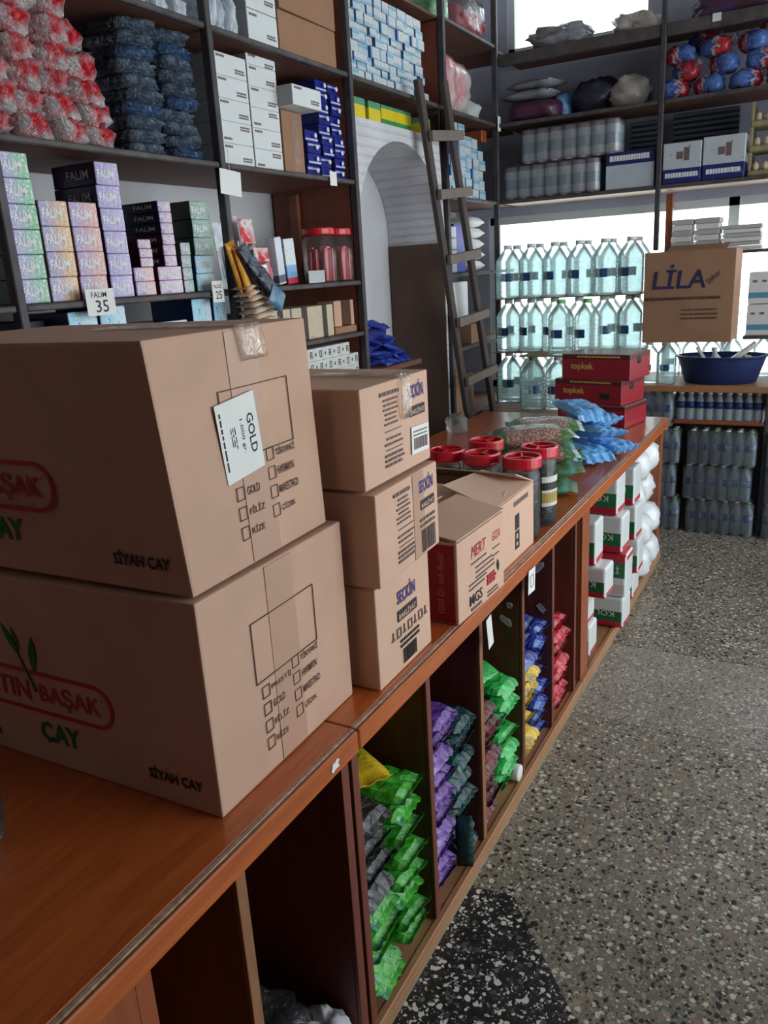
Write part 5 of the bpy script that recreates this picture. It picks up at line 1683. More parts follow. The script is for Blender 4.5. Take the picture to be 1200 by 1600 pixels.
# ---- pale blue and white small boxes over the arch
MT['pb1'] = m_bands('pale_box_a', [(0.0, 0.2, srgb(110, 160, 196))], 0, srgb(196, 206, 212), 0.4, 0.2, 40, face=(0, -1), facecol=srgb(30, 84, 150), scrib=(srgb(110, 130, 150), 45, 0.58))
MT['pb2'] = m_bands('pale_box_b', [(0.0, 0.35, srgb(150, 184, 206))], 2, srgb(202, 208, 210), 0.4, 0.2, 40, face=(0, -1), facecol=srgb(40, 96, 160), scrib=(srgb(100, 126, 150), 45, 0.6))
MT['pb3'] = m_bands('pale_box_c', [(0.6, 0.9, srgb(120, 176, 200))], 2, srgb(186, 204, 214), 0.4, 0.2, 40, face=(0, -1), facecol=srgb(24, 70, 120), scrib=(srgb(90, 120, 150), 45, 0.6))
MT['pb_red'] = m_bands('red_box_small', [(0.3, 0.7, srgb(214, 190, 190))], 2, srgb(170, 40, 50), 0.4, 0.2, 40)
G7 = 'small pale medicine boxes over the arch'
z = 2.502
row = 0
heights = [0.046, 0.032, 0.036, 0.050, 0.040, 0.034, 0.048, 0.042, 0.05]
for row, h in enumerate(heights):
    x = 3.425
    c = 0
    rn = random.Random(200 + row)
    while x < 4.30:
        w = rn.choice((0.058, 0.066, 0.074, 0.082, 0.09))
        if x + w > 4.335:
            break
        last = x > 4.22
        if last and row in (2, 5):
            x += w + 0.003
            continue
        dpt = rn.uniform(0, 0.018) + (0.05 if last else 0)
        mt = 'pb_red' if (row == 3 and 3.90 < x < 3.97) else rn.choice(('pb1', 'pb2', 'pb3', 'pb2'))
        o = box('medicine_box', x, x + w, YG + dpt, YG + dpt + 0.13, z + 0.0005, z + h - 0.0012, MT[mt], bev=0.0015)
        tag(o, f'small pale blue box over the arch, {upfrom(row, 9)} row, {LFT[min(c, 14)] if c else "leftmost"} in row', 'box', G7)
        if mt == 'pb_red':
            o['label'] = 'small red box among the pale boxes over the arch'
        x += w + 0.0015
        c += 1
    z += h
# yellow and green boxes under that shelf
MT['yellow_box'] = m_bands('yellow_green_box', [(0.0, 0.28, srgb(60, 140, 70)), (0.82, 1.01, srgb(70, 150, 110))], 2, srgb(222, 196, 30), 0.4, 0.1, 30, coat=0.2)
MT['yellow_box2'] = m_bands('yellow_green_box2', [(0.66, 1.01, srgb(90, 150, 120))], 2, srgb(222, 200, 50), 0.4, 0.1, 30, coat=0.2)
for k, (a, b) in enumerate(((3.46, 3.575), (3.61, 3.725), (3.735, 3.885), (3.89, 4.05), (4.16, 4.28))):
    o = box('yellow_box', a, b, YG, YG + 0.18, 2.337, 2.337 + (0.088 if k != 4 else 0.085), MT['yellow_box' if k in (2, 3) else 'yellow_box2'], bev=0.002)
    tag(o, f'yellow and green box above the arch, {fromleft(k, 5)}', 'box', 'yellow and green boxes above the arch')

# ---- blue sachets in the niche
foil('blue_sachet', (24, 34, 110), (44, 64, 160), (90, 110, 190), scale=14, bump=0.6)
rn = random.Random(5)
k = 0
for lay in range(6):
    n = 6 - lay
    for j in range(n):
        x = 3.62 + 0.036 * lay + 0.078 * j + rn.uniform(-0.01, 0.01)
        o = ob('sachet', pillow_me(0.135, 0.10, 0.036, 30 + k % 5, 0.05, 1.2, 12, 9, True, True), MT['blue_sachet'], None,
               (x - 0.03, 2.12 + rn.uniform(-0.03, 0.05), 1.18 + 0.037 * lay), (R(rn.uniform(-15, 15)), R(rn.uniform(-28, 10)), R(rn.uniform(20, 160))))
        tag(o, f'small blue sachet in the niche pile, {upfrom(lay, 6)} layer, {fromleft(j, n) if n > 1 else "single"}', 'sachet', 'pile of blue sachets in the niche')
        k += 1

# ---- bay between niche and corner
foil('red_stack', (120, 14, 40), (176, 30, 60), (150, 20, 50), scale=8, bump=0.6, stretch=(5, 1, 1))
foil('green_soft', (60, 120, 84), (120, 170, 130), (190, 206, 190), scale=8, bump=0.6)
o = ob('soft_pack', blob_me(0.26, 0.3, 0.2, 61, 0.2), MT['green_soft'], None, (4.56, 2.16, 2.942))
tag(o, 'green plastic wrapped pack on the highest shelf', 'pack')
RP = empty('packet_bundle', (4.92, 2.14, 2.942))
tag(RP, 'row of dark red packets wrapped in clear plastic on the highest shelf', 'bundle')
for k in range(8):
    ob('packet', pillow_me(0.3, 0.045, 0.16, 62 + k % 3, 0.03, 0.5, 12, 8), MT['red_stack'], RP, (-0.165 + 0.045 * k, 0, 0), (R(4), 0, R(88)))
ob('plastic_cover', blob_me(0.5, 0.34, 0.23, 63, 0.15, 2.2, 26, 16, 0.1, True, 4), MT['film'], RP)
foil('red_clear', (176, 60, 76), (206, 140, 150), (206, 196, 190), (190, 186, 184), scale=5, bump=0.9, bs=14, rough=0.15, stretch=(1, 1, 0.6))
o = ob('plastic_sack', blob_me(0.52, 0.36, 0.36, 64, 0.22, 1.8, 30, 20, 0.12, True, 3.4), MT['red_clear'], None, (4.73, 2.19, 2.502))
tag(o, 'big clear plastic sack with red and beige contents near the corner', 'sack')
o = ob('plastic_sack', blob_me(0.2, 0.24, 0.16, 66, 0.3, 2.2), MT['paper_grey'], None, (5.08, 2.15, 2.502))
tag(o, 'small grey bag beside the big clear sack', 'bag')
G8 = 'pale blue cartons beside the ladder'
for c, x in enumerate((4.455, 4.56, 4.665, 4.77, 4.875, 4.98)):
    for k in range(7 - (1 if c > 2 else 0) - (1 if c > 4 else 0)):
        n = 7 - (1 if c > 2 else 0) - (1 if c > 4 else 0)
        o = box('milk_carton', x, x + 0.10, YG + rnd.uniform(0, 0.02), YG + 0.15, 2.046 + 0.058 * k, 2.046 + 0.058 * k + 0.057, MT[('pb1', 'pb2', 'pb3')[(c + k) % 3]], bev=0.002)
        tag(o, f'pale blue carton behind the ladder, {upfrom(k, n)} in column {("one", "two", "three", "four", "five", "six")[c]} from left', 'box', G8)
rel(ls2, 'bracket', 5.09, 5.17, 2.03, 2.3, 2.395, 2.464, 'wood_post')
for rr in range(5):
    o = ob('paper_bundle', pillow_me(0.24, 0.26, 0.07, 15 + rr, 0.02, 0.4), MT['paper'], None, (4.965, 2.14, 1.622 + 0.066 * rr), (0, 0, R(rnd.uniform(-5, 5))))
    tag(o, f'white paper bundle, {upfrom(rr, 5)} in the stack right of the ladder', 'bundle', 'white bundles right of the ladder')
o = box('blue_tall_box', 4.60, 4.76, YG + 0.02, YG + 0.22, 1.622, 1.90, m_plain('cobalt_card', srgb(40, 46, 150), 0.45, 0.2, 20), bev=0.002)
tag(o, 'tall cobalt blue box between the ladder rails', 'box')
for k in range(4):
    o = box('white_tub', 4.45, 4.59, YG, YG + 0.12, 1.622 + 0.066 * k, 1.622 + 0.066 * k + 0.064, MT['white_box'], bev=0.008, seg=2)
    tag(o, f'small white box, {upfrom(k, 4)} in the pile behind the left ladder rail', 'box', 'white boxes behind the ladder')
foil('pink_pack', (190, 120, 130), (206, 150, 156), (220, 200, 200), scale=9, bump=0.4)
for k in range(2):
    o = ob('pink_pack', pillow_me(0.2, 0.18, 0.07, 33 + k, 0.04, 0.6), MT['pink_pack'], None, (4.56, 2.11, 1.182 + 0.068 * k), (0, 0, R(4)))
    tag(o, ('upper' if k else 'lower') + ' pink pack on the shelf behind the ladder', 'pack', 'pink packs behind the ladder')
o = box('window_light_box', 4.46, 4.74, YG, YG + 0.16, 1.33, 1.575, MT['paper'], bev=0.002)  # added white box in place of window light showing through
o.location.z = 1.322
tag(o, 'white box standing in for window light, on the pink packs behind the ladder', 'box')
o = box('dark_box', 4.78, 4.95, YG, YG + 0.2, 1.182, 1.30, MT['cardboard_dark'], bev=0.002)
tag(o, 'brown box between the right ladder rail and the corner', 'box')
o = box('sack_box', 4.50, 4.80, YG, YG + 0.2, 0.752, 1.0, MT['cardboard_dark'], bev=0.004)
tag(o, 'brown box with a round dark emblem low behind the ladder', 'box')
ob('round_emblem', lathe_me([(0.001, 0), (0.07, 0), (0.07, 0.001), (0.001, 0.001)], 24), m_plain('dark_emblem', srgb(60, 56, 64), 0.6, 0.4, 30), o, (0.03, -0.1005, 0.13), (R(90), 0, 0))
o = box('sack_box', 4.46, 4.62, YG + 0.01, YG + 0.2, 1.001, 1.14, MT['cardboard_in'], bev=0.004)
tag(o, 'small dull brown box on top of the emblem box', 'box')
o = ob('clear_bag', blob_me(0.12, 0.12, 0.11, 71, 0.3), MT['film'], None, (3.79, 1.68, CZ + 0.001))
tag(o, 'small crumpled clear bag at the back edge of the counter', 'bag')
# ---------------------------------------------------------------- five litre water bottles
BH = 0.330
bprof = [(0.066, 0.0), (0.073, 0.006)]
for k in range(9):
    z = 0.012 + k * 0.022
    bprof += [(0.0755, z), (0.0735, z + 0.008), (0.0735, z + 0.012), (0.0755, z + 0.018)]
bprof += [(0.0755, 0.215), (0.073, 0.232), (0.060, 0.258), (0.042, 0.282), (0.028, 0.298), (0.026, 0.306)]
b5 = lathe_me(bprof, 28, True, lambda z: max(0.0, min(1.0, (0.27 - z) / 0.05)) * 0.5, 'b5')
cap5 = lathe_me([(0.024, 0), (0.0275, 0.001), (0.0275, 0.018), (0.025, 0.022), (0.001, 0.022)], 20, key='cap5')
bm = bmesh.new()
n = 10
for k in range(n):
    a0, a1 = R(152 + 56 * k / n), R(152 + 56 * (k + 1) / n)
    q = [bm.verts.new((0.0795 * math.cos(a), 0.0795 * math.sin(a), z)) for a, z in ((a0, 0.105), (a1, 0.105), (a1, 0.155), (a0, 0.155))]
    bm.faces.new(q)
lab5 = from_bm(bm)
MT['w_label'] = m_bands('water_label', [(0.0, 0.62, srgb(40, 80, 136))], 1, srgb(176, 196, 206), 0.4, 0.3, 30, scrib=(srgb(24, 34, 60), 26, 0.56))


def bottle5(label, x, y, z, rz=0.0, cap='white_plastic', sc=1.0, grp='five litre water bottles'):
    r = empty('water_bottle', (x, y, z))
    if sc != 1.0:
        r.scale = (sc, sc, sc)
    tag(r, label, 'bottle', grp)
    ob('bottle_body', b5, MT['pet'], r)
    ob('cap', cap5, MT[cap], r, (0, 0, 0.3055))
    ob('label', lab5, MT['w_label'], r, (0, 0, 0), (0, 0, R(rz)))
    return r


Y6 = (1.855, 1.70, 1.545, 1.39, 1.235, 1.08 + 0.075)
Y6 = tuple(1.865 - 0.1545 * k for k in range(6))
rows = (('bottom', 0.767), ('middle', 1.104), ('top', 1.441))
for nm, z in rows:
    for k, y in enumerate(Y6):
        if nm == 'top' or k < 3 or nm == 'middle':
            bottle5(f'big clear water bottle, front rank of the {nm} layer, {fromleft(k, 6)}', 5.085, y, z, rnd.uniform(-35, 35))
    for k, y in enumerate(Y6):
        if nm == 'top' or k < 2 or k > 3:
            bottle5(f'big clear water bottle, rear rank of the {nm} layer, {fromleft(k, 6)}', 5.245, y - 0.005, z, rnd.uniform(-40, 40))
for k, y in enumerate((1.60, 1.44)):
    bottle5(f'big water bottle standing forward of the bottom layer, {"left" if k == 0 else "right"}', 4.845, y + 0.02, 0.767, rnd.uniform(-25, 25), 'green_cap' if k == 0 else 'white_plastic')
for k, y in enumerate((1.475, 1.315)):
    bottle5(f'green capped water bottle standing forward of the middle layer, {"left" if k == 0 else "right"}', 4.85, y - 0.03, 1.104, rnd.uniform(-25, 25), 'green_cap')
bottle5('big water bottle under the forward pair, beside the red boxes', 4.845, 1.29, 0.767, 10)
for k, (z, x0) in enumerate(((1.0985, 4.99), (1.4355, 4.99))):
    o = box('cardboard_sheet', x0, 5.34, 1.02, 1.945, z, z + 0.004, MT['cardboard_in'], bev=0.001)
    tag(o, f'thin cardboard sheet between the {"lower" if k == 0 else "upper"} bottle layers', 'cardboard sheet')
o = box('cardboard_sheet', 4.77, 4.985, 1.2, 1.69, 1.0985, 1.1025, MT['cardboard_in'], bev=0.001)
tag(o, 'small cardboard sheet under the forward green capped bottles', 'cardboard sheet')
o = box('grey_carton', 5.34, 5.56, 1.17, 1.36, 1.66, 1.83, MT['paper_grey'], bev=0.003)
o.location.z = 1.66
st = box('crate_stand', 5.34, 5.60, 1.05, 1.94, 0.766, 1.658, MT['pet'], bev=0.01)
bpy.data.objects.remove(st)
bpy.data.objects.remove(o)

# ---------------------------------------------------------------- lila carton on smaller bottles, tub
for k, (x, y) in enumerate(((5.09, 0.965), (5.09, 0.865), (5.40, 0.89), (5.40, 0.77), (5.40, 0.65), (5.40, 0.53), (5.44, 0.36))):
    bottle5(('squat water bottle left of the blue tub, ' + ('outer' if k == 0 else 'inner')) if k < 2 else f'squat water bottle behind the blue tub, {fromleft(k - 2, 5)}', x, y, 0.9055, rnd.uniform(-30, 30), 'white_plastic', 0.755, 'squat water bottles under the brown carton')
r, hx, hy, h = carton('sweets_carton', 'brown carton with large dark blue lettering standing above the blue tub', 4.985, 5.385, 0.505, 0.995, 1.157, 1.668, MT['cardboard_dark'], R(0.8), 55, 0.006)
fx = -hx - 0.006
lettering(r, 'LİLA', MT['ink_blue'], (fx, hy - 0.05, 0.305), '-X', h=0.135, w=0.29, bold=0.012, shear=0.12)
lettering(r, 'şeker', MT['ink_blue'], (fx, hy - 0.36, 0.318), '-X', h=0.04, w=0.085, rot=R(38))
rn = random.Random(8)
flat_print(r, lines_rects(-hy + 0.01, hy - 0.07, 0.250, 1, 0.02, 0.016, rn, 0) + lines_rects(-0.03, hy - 0.07, 0.185, 3, 0.024, 0.008, rn, 0.1), MT['ink_brown'], (fx, 0, 0), '-X', name='small_print')
flap(r, [(-hx, -hy + 0.05, h + 0.002), (-hx, hy - 0.12, h + 0.002), (-hx + 0.15, hy - 0.12, h + 0.03), (-hx + 0.15, -hy + 0.05, h + 0.03)], MT['cardboard_in'])

tub = empty('plastic_tub', (5.155, 0.565, 0.9055))
tag(tub, 'wide dark blue plastic tub on the plank shelf', 'tub')
tp = [(0.001, 0.0), (0.190, 0.0), (0.200, 0.006), (0.240, 0.135), (0.246, 0.150), (0.258, 0.156), (0.258, 0.162), (0.243, 0.162), (0.232, 0.135), (0.192, 0.014), (0.001, 0.012)]
ob('tub_body', lathe_me(tp, 40), MT['tub'], tub, scale=(0.66, 1, 1))
MT['yellow'] = m_plain('yellow_plastic', srgb(190, 200, 70), 0.4)
o = box('white_board', -0.03, 0.03, -0.13, 0.13, 0, 0.028, MT['white_plastic'], bev=0.006)
o.location, o.rotation_euler = (5.13, 0.47, 1.045), (R(-38), 0, R(10))
tag(o, 'white plastic bar sticking out of the blue tub', 'plastic bar')
o = ob('spray_bottle', lathe_me([(0.03, 0), (0.034, 0.004), (0.034, 0.09), (0.014, 0.12), (0.012, 0.14), (0.016, 0.142), (0.016, 0.158), (0.001, 0.16)], 18), MT['white_plastic'], None, (5.13, 0.58, 0.955), (0, R(16), R(40)))
tag(o, 'white plastic bottle lying in the middle of the blue tub', 'bottle')
o = ob('dustpan', boxes_me([(-0.05, 0.05, -0.055, 0.055, 0, 0.006), (-0.05, -0.044, -0.055, 0.055, 0, 0.03), (-0.05, 0.05, -0.055, -0.049, 0, 0.03), (-0.05, 0.05, 0.049, 0.055, 0, 0.03), (-0.012, 0.012, 0.055, 0.15, 0.01, 0.026)]), MT['white_plastic'], None, (5.16, 0.64, 0.975), (R(58), 0, R(25)))
tag(o, 'white plastic dustpan in the left part of the tub', 'dustpan')
o = ob('yellow_cloth', blob_me(0.12, 0.1, 0.03, 75, 0.3), MT['yellow'], None, (5.13, 0.755, 1.055), (R(-20), 0, 0))
o.location = (5.14, 0.72, 1.012)
tag(o, 'yellow green cloth inside the left rim of the tub', 'cloth')
o = ob('yellow_cloth', blob_me(0.10, 0.08, 0.03, 76, 0.3), MT['yellow'], None, (5.15, 0.41, 1.03), (R(20), 0, 0))
tag(o, 'yellow green cloth under the white bar in the tub', 'cloth')

# ---------------------------------------------------------------- half litre packs
hp = [(0.029, 0.0), (0.0315, 0.004), (0.0315, 0.03), (0.0295, 0.035), (0.0315, 0.04), (0.0315, 0.085), (0.0315, 0.125), (0.031, 0.14), (0.024, 0.165), (0.0135, 0.185), (0.0135, 0.198)]
hb = lathe_me(hp, 14, key='hb')
hc = lathe_me([(0.0135, 0.0), (0.0155, 0.001), (0.0155, 0.012), (0.001, 0.0135)], 12, key='hc')
hl = lathe_me([(0.0318, 0.088), (0.0318, 0.130)], 14, key='hl')
MT['half_label'] = m_bands('half_litre_label', [(0.3, 0.75, srgb(30, 70, 150))], 1, srgb(150, 178, 206), 0.4, 0.3, 40, scrib=(srgb(24, 44, 110), 40, 0.55))


def film_me(sx, sy, sz):
    key = ('film', sx, sy, sz)
    if key not in CACHE:
        bm = bmesh.new()
        bbox(bm, -sx / 2, sx / 2, -sy / 2, sy / 2, 0, sz)
        bmesh.ops.bevel(bm, geom=bm.edges[:], offset=0.02, segments=3, profile=0.5, affect='EDGES')
        CACHE[key] = from_bm(bm, 'film', True)
    return CACHE[key]


def water_pack(label, x0, y0, z0, nx, ny, grp):
    """shrink wrapped bottles; x0,y0 = the corner nearest the aisle"""
    p = 0.064
    r = empty('water_pack', (x0 + nx * p / 2, y0 + ny * p / 2, z0))
    tag(r, label, 'water pack', grp)
    for i in range(nx):
        for j in range(ny):
            bb = ob('bottle', hb, MT['pet_blue'], r, ((i + 0.5 - nx / 2) * p, (j + 0.5 - ny / 2) * p, 0.001))
            ob('cap', hc, MT['white_plastic' if (i + j) % 3 else 'green_cap'], bb, (0, 0, 0.197))
            if i == 0:
                ob('label', hl, MT['half_label'], bb, (0, 0, 0), (0, 0, R(180 + rnd.uniform(-60, 60))))
    ob('shrink_film', film_me(nx * p + 0.002, ny * p + 0.002, 0.206), MT['film'], r, (0, 0, 0.0005))
    return r


GW = 'half litre water packs on the floor'
for rr, nm in enumerate(('bottom', 'middle', 'top')):
    z = 0.0005 + 0.2145 * rr
    for k, (y0, n) in enumerate((((0.735, 4), (0.315, 6), (-0.115, 6)), ((0.765, 4), (0.340, 6), (-0.118, 6)), ((0.75, 4), (0.325, 6), (-0.112, 6)))[rr]):
        water_pack(f'shrink wrapped half litre water pack, {nm} row, {("left", "middle", "right")[k]}', 4.985, y0, z, 2, n, GW)
for i in range(4):
    pass
water_pack('shrink wrapped water pack tucked under the tub plank at the left', 5.035, 0.752 + 0.055, 0.646, 2, 3, 'packs under the tub plank')
# row of glass water bottles on the inner shelf
gb = lathe_me([(0.024, 0), (0.026, 0.003), (0.026, 0.10), (0.022, 0.12), (0.013, 0.14), (0.013, 0.155)], 14, key='gb')
gl2 = lathe_me([(0.0265, 0.07), (0.0265, 0.11)], 14, key='gl2')
for k in range(9):
    r = empty('small_bottle', (5.075, 0.765 - 0.0535 * k, 0.6905))
    tag(r, f'small clear bottle with dark blue label under the tub plank, {fromleft(k, 9)}', 'bottle', 'small bottles under the tub plank')
    ob('bottle_body', gb, MT['pet_blue'], r)
    ob('label', gl2, m_plain('navy_label', srgb(30, 50, 110), 0.5) if k == 0 else bpy.data.materials['navy_label'], r)
    ob('cap', hc, MT['white_plastic'], r, (0, 0, 0.154))
# ---------------------------------------------------------------- white cartons and papers at the bright window
MT['white_case'] = m_bands('white_case', [(0.18, 0.36, srgb(90, 150, 186))], 2, srgb(216, 222, 224), 0.5, 0.05, 20)
for rr, z in enumerate((0.906, 1.1605, 1.345)):
    hh = (0.175, 0.18, 0.18)[rr]
    if rr == 0:
        z, hh = 0.906, 0.225
    for k, y in enumerate((0.375, 0.20, 0.02)):
        if rr == 0 and k == 0:
            continue
        r = empty('white_case', (5.42 if rr else 5.45, y, z))
        tag(r, f'white case with blue stripe at the right window, {("lower", "middle", "upper")[rr]} row, {("left", "middle", "right")[k]}', 'case', 'white cases at the right window')
        ob('case_body', box_me(0.2, 0.165, hh, 0.003), MT['white_case'], r)
        for s in (-0.05, 0.0, 0.05):
            ob('slot', box_me(0.002, 0.024, 0.012, 0.0), MT['ink_grey'], r, (-0.1005, s, hh * 0.68))
GP = 'stacks of white paper on the window shelf'
for c, (y0, y1, n) in enumerate(((0.81, 0.925, 6), (0.655, 0.79, 6), (0.42, 0.635, 6))):
    for k in range(n):
        hh = (0.033 if c < 2 else 0.024)
        o = box('paper_ream', 5.43 + rnd.uniform(-0.012, 0.012), 5.595, y0 + rnd.uniform(-0.006, 0.004), y1 + rnd.uniform(-0.005, 0.005), 1.6565 + hh * k, 1.6565 + hh * (k + 1) - 0.0015, MT['paper_grey' if k % 2 else 'paper'], bev=0.003)
        tag(o, f'white paper ream, {upfrom(k, n)} in the {("left", "middle", "right")[c]} paper stack', 'paper', GP)

# ---------------------------------------------------------------- back shelves
# shrink packs of pale cans
can = lathe_me([(0.036, 0), (0.042, 0.006), (0.042, 0.165), (0.036, 0.18), (0.034, 0.192), (0.001, 0.19)], 18, key='can')
MT['can'] = m_bands('pale_drink_bottle', [(0.0, 0.07, srgb(190, 170, 176)), (0.86, 1.01, srgb(176, 150, 160)), (0.30, 0.62, srgb(180, 192, 202))], 2, srgb(222, 228, 230), 0.25, 0.12, 20, coat=0.5)


def can_pack(label, x0, y0, z0, nx, ny):
    p = 0.087
    r = empty('drink_pack', (x0 + nx * p / 2, y0 + ny * p / 2, z0))
    tag(r, label, 'drink pack', 'wrapped drink packs on the back shelf')
    for i in range(nx):
        for j in range(ny):
            ob('drink_bottle', can, MT['can'], r, ((i + 0.5 - nx / 2) * p, (j + 0.5 - ny / 2) * p, 0.001))
    ob('shrink_film', film_me(nx * p + 0.004, ny * p + 0.004, 0.2), MT['film'], r, (0, 0, 0.0005))


can_pack('lower shrink wrapped pack of pale drink bottles on the back shelf', BF + 0.015, 1.325, 2.046, 2, 7)
can_pack('upper shrink wrapped pack of pale drink bottles on the back shelf', BF + 0.02, 1.21, 2.250, 2, 7)
MT['bw_carton'] = m_bands('blue_white_carton', [(0.0, 0.36, srgb(30, 36, 110))], 2, srgb(190, 198, 204), 0.5, 0.08, 20, scrib=(srgb(120, 150, 170), 16, 0.62))
MT['bw_carton2'] = m_bands('white_blue_top_carton', [(0.66, 1.01, srgb(30, 36, 100))], 2, srgb(186, 194, 204), 0.5, 0.08, 20, face=(1, -1), facecol=srgb(60, 70, 110))
o = box('drink_carton', BF + 0.02, BF + 0.3, 1.0, 1.285, 2.046, 2.25, MT['bw_carton2'], bev=0.003)
tag(o, 'white carton with dark blue top beside the wrapped drink packs', 'box')
flat_print(o, lines_rects(-0.12, 0.11, 0.172, 1, 0.01, 0.03, random.Random(2), 0), MT['ink_white'], (-0.1406, 0, 0), '-X', name='band_print')
for k, (y0, y1) in enumerate(((0.745, 0.955), (0.515, 0.737))):
    o = box('drink_carton', BF + 0.02, BF + 0.25, y0, y1, 2.046, 2.265 + 0.01 * k, MT['bw_carton'], bev=0.003)
    tag(o, ('left' if k == 0 else 'right') + ' white carton with blue base on the right back shelf', 'box', 'white and blue cartons on the back shelf')
    flat_print(o, lines_rects(-0.09, 0.09, 0.045, 1, 0.01, 0.026, random.Random(k), 0) , MT['ink_white'], (-0.1156, 0, 0), '-X', name='band_print')
    flat_print(o, [(-0.03, 0.005, 0.13, 0.17), (0.01, 0.04, 0.12, 0.19)], MT['ink_grey'], (-0.1156, 0, 0), '-X', name='picture')
# dark slatted crates behind
MT['crate'] = m_plain('dark_grey_crate', srgb(58, 66, 76), 0.6, 0.15, 20)


def crate(label, y0, y1, z0, z1, x0):
    r = empty('slatted_crate', (x0, (y0 + y1) / 2, z0))
    tag(r, label, 'crate')
    w = y1 - y0
    ob('crate_back', box_me(0.02, w, z1 - z0, 0.002), m_plain('crate_back', srgb(34, 38, 46), 0.7), r, (0.03, 0, 0))
    n = 6
    for k in range(n):
        ob('slat', box_me(0.016, w, (z1 - z0) / n * 0.62, 0.003), MT['crate'], r, (0, 0, (z1 - z0) / n * (k + 0.2)))


crate('dark grey slatted crate behind the white carton with dark top', 1.0, 1.19, 2.255, 2.43, 5.40)
crate('dark grey slatted crate behind the two blue based cartons', 0.58, 0.945, 2.27, 2.45, 5.42)
for (y0, y1, z) in ((1.0, 1.19, 2.255), (0.58, 0.945, 2.28)):
    pass
# supports so that the crates stand on the shelf
o = box('flat_case', 5.50 - 0.02, 5.59, 1.0, 1.19, 2.046, 2.2545, MT['cardboard_dark'], bev=0.002)
bpy.data.objects.remove(o)
# egg trays at the far right
MT['tray'] = m_plain('grey_egg_tray', srgb(150, 136, 104), 0.9, 0.15, 20)
MT['egg'] = m_plain('egg_shell', srgb(206, 186, 160), 0.6, 0.08, 30)
egg = lathe_me([(0.001, 0), (0.014, 0.004), (0.021, 0.016), (0.021, 0.028), (0.014, 0.046), (0.001, 0.055)], 12, key='egg')
for k in range(3):
    r = empty('egg_tray', (5.35, 0.365, 2.046 + 0.128 * k))
    tag(r, f'grey egg tray with eggs, {upfrom(k, 3)} at the right end of the back shelf', 'egg tray', 'egg trays')
    ob('tray', box_me(0.24, 0.27, 0.03, 0.006), MT['tray'], r)
    for (cx, cy) in ((-0.112, 0.127), (-0.112, -0.127), (0.112, 0.127), (0.112, -0.127)):
        ob('corner_post', box_me(0.016, 0.016, 0.095, 0.002), MT['tray'], r, (cx, cy, 0.0295))
    for i in range(2):
        for j in range(5):
            ob('egg', egg, MT['egg'], r, (-0.075 + 0.05 * i, -0.1 + 0.05 * j, 0.024))
# wrapped red and blue balls
t = NT('red_blue_wrap')
tc = t.n('ShaderNodeTexCoord')
sp = t.n('ShaderNodeSeparateXYZ')
t.l(tc.outputs['Object'], sp.inputs[0])
f = t.noise(tc.outputs['Object'], 14, 4, 0.6, 1.0)
s = t.math('ADD', t.math('MULTIPLY', sp.outputs[0], 4.5), t.math('MULTIPLY', f, 1.1))
c = t.ramp(s, [(0.44, srgb(186, 36, 52)), (0.52, srgb(206, 206, 214)), (0.59, srgb(44, 76, 166)), (0.85, srgb(90, 130, 206))])
t.set(Base_Color=c, Roughness=0.25, Coat_Weight=0.5, Coat_Roughness=0.1)
t.bump(t.noise(tc.outputs['Object'], 40, 4, 0.6, 2.0), 0.9, 0.03)
MT['ball'] = t.m
knot = lathe_me([(0.010, -0.008), (0.014, 0.0), (0.006, 0.008), (0.016, 0.022), (0.022, 0.034), (0.001, 0.03)], 10, key='knot')
for k, (y, z, dx, lab) in enumerate((
        (0.925, 2.502, 0, 'lowest at the left by the post'), (0.735, 2.502, 0, 'lowest, second from the post'), (0.545, 2.502, 0, 'lowest, third from the post'), (0.36, 2.502, 0, 'lowest at the right'),
        (0.865, 2.592, 0.012, 'second row by the post'), (0.66, 2.600, 0.012, 'second row middle'), (0.47, 2.598, 0.012, 'second row right'),
        (0.90, 2.682, 0.02, 'third row by the post'), (0.71, 2.694, 0.02, 'third row middle'), (0.52, 2.692, 0.02, 'third row right'), (0.80, 2.745, 0.14, 'highest at the back'), (0.44, 2.745, 0.14, 'highest at the right'))):
    r = empty('film_bundle', (BF + 0.105 + dx, y, z), R(90 + rnd.uniform(-40, 40) + (180 if k % 2 else 0)))
    tag(r, f'red and blue film wrapped bundle, {lab}', 'bundle', 'red and blue wrapped bundles')
    ob('bundle_body', blob_me(0.175, 0.14, 0.108, 80 + k % 5, 0.16, 2.4, 26, 16, 0.06, True, 2.6), MT['ball'], r)
    ob('twist_knot', knot, MT['film'], r, (-0.085, 0.01, 0.07), (0, R(-70), 0))
tagcard2 = card('price_card', 'small white card on the top back shelf edge', 5.188, 2.865, 0.045, 0.04, 0, 0.70, None)
tagcard2.rotation_euler[2] = R(-90)
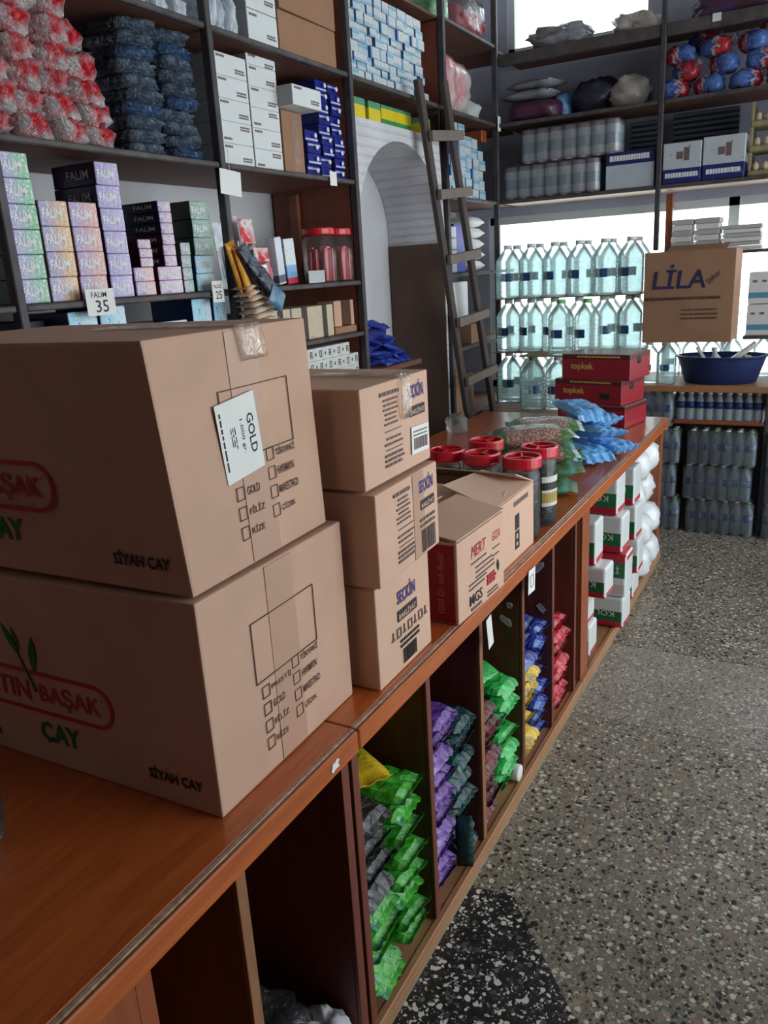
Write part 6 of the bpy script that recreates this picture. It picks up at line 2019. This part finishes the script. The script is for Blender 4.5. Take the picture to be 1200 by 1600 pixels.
# bags on the second back shelf
foil('grey_film', (110, 112, 120), (150, 152, 158), (190, 190, 192), scale=7, bump=0.8, rough=0.2)
foil('dark_coat', (26, 28, 44), (44, 46, 66), (60, 60, 84), scale=6, bump=0.6, rough=0.5)
foil('beige_film', (160, 152, 144), (190, 182, 172), (206, 204, 200), scale=7, bump=0.8, rough=0.2)
foil('maroon_film', (60, 30, 50), (90, 44, 70), (60, 60, 120), scale=7, bump=0.5, rough=0.3)
for lab, me, mt, loc, rot in (
        ('dark maroon wrapped bundle at the left end of the second back shelf', blob_me(0.34, 0.36, 0.12, 101, 0.15, 2.0, 22, 14, 0.1, True, 4), 'maroon_film', (5.39, 1.76, 2.502), 0),
        ('grey folded pack lying on the maroon bundle', pillow_me(0.34, 0.24, 0.06, 5, 0.03, 0.6), 'grey_film', (5.37, 1.79, 2.628), 80),
        ('upper grey folded pack on the second back shelf', pillow_me(0.32, 0.24, 0.05, 6, 0.03, 0.6), 'grey_film', (5.38, 1.77, 2.692), 74),
        ('blue cloth bundle beside the maroon bundle', blob_me(0.2, 0.14, 0.16, 103, 0.2), 'blue_bag', (5.42, 1.60, 2.502), 0),
        ('dark coat like bundle in the middle of the second back shelf', blob_me(0.28, 0.34, 0.22, 104, 0.3, 1.6, 24, 16, 0.1, True, 2.2), 'dark_coat', (5.41, 1.40, 2.502), 0),
        ('pale crumpled plastic bag at the right of the second back shelf', blob_me(0.26, 0.28, 0.19, 105, 0.3, 2.0, 24, 16, 0.1, True, 2.6), 'beige_film', (5.37, 1.18, 2.502), 0),
        ('long grey plastic bag on the top back shelf', blob_me(0.28, 0.42, 0.14, 106, 0.3, 2.2, 26, 16, 0.1, True, 3), 'grey_film', (5.36, 1.62, 2.887), 0),
        ('crumpled white plastic bag on the top back shelf by the post', blob_me(0.26, 0.30, 0.13, 107, 0.35, 2.2, 26, 16, 0.1, True, 3), 'beige_film', (5.37, 1.17, 2.887), 0),
        ('dark bundle on the top back shelf above the wrapped balls', blob_me(0.26, 0.5, 0.16, 108, 0.25, 2.0, 26, 16, 0.1, True, 3), 'maroon_film', (5.40, 0.62, 2.887), 0)):
    o = ob('wrapped_bundle', me, MT[mt], None, loc, (0, 0, R(rot)))
    tag(o, lab, 'bundle')
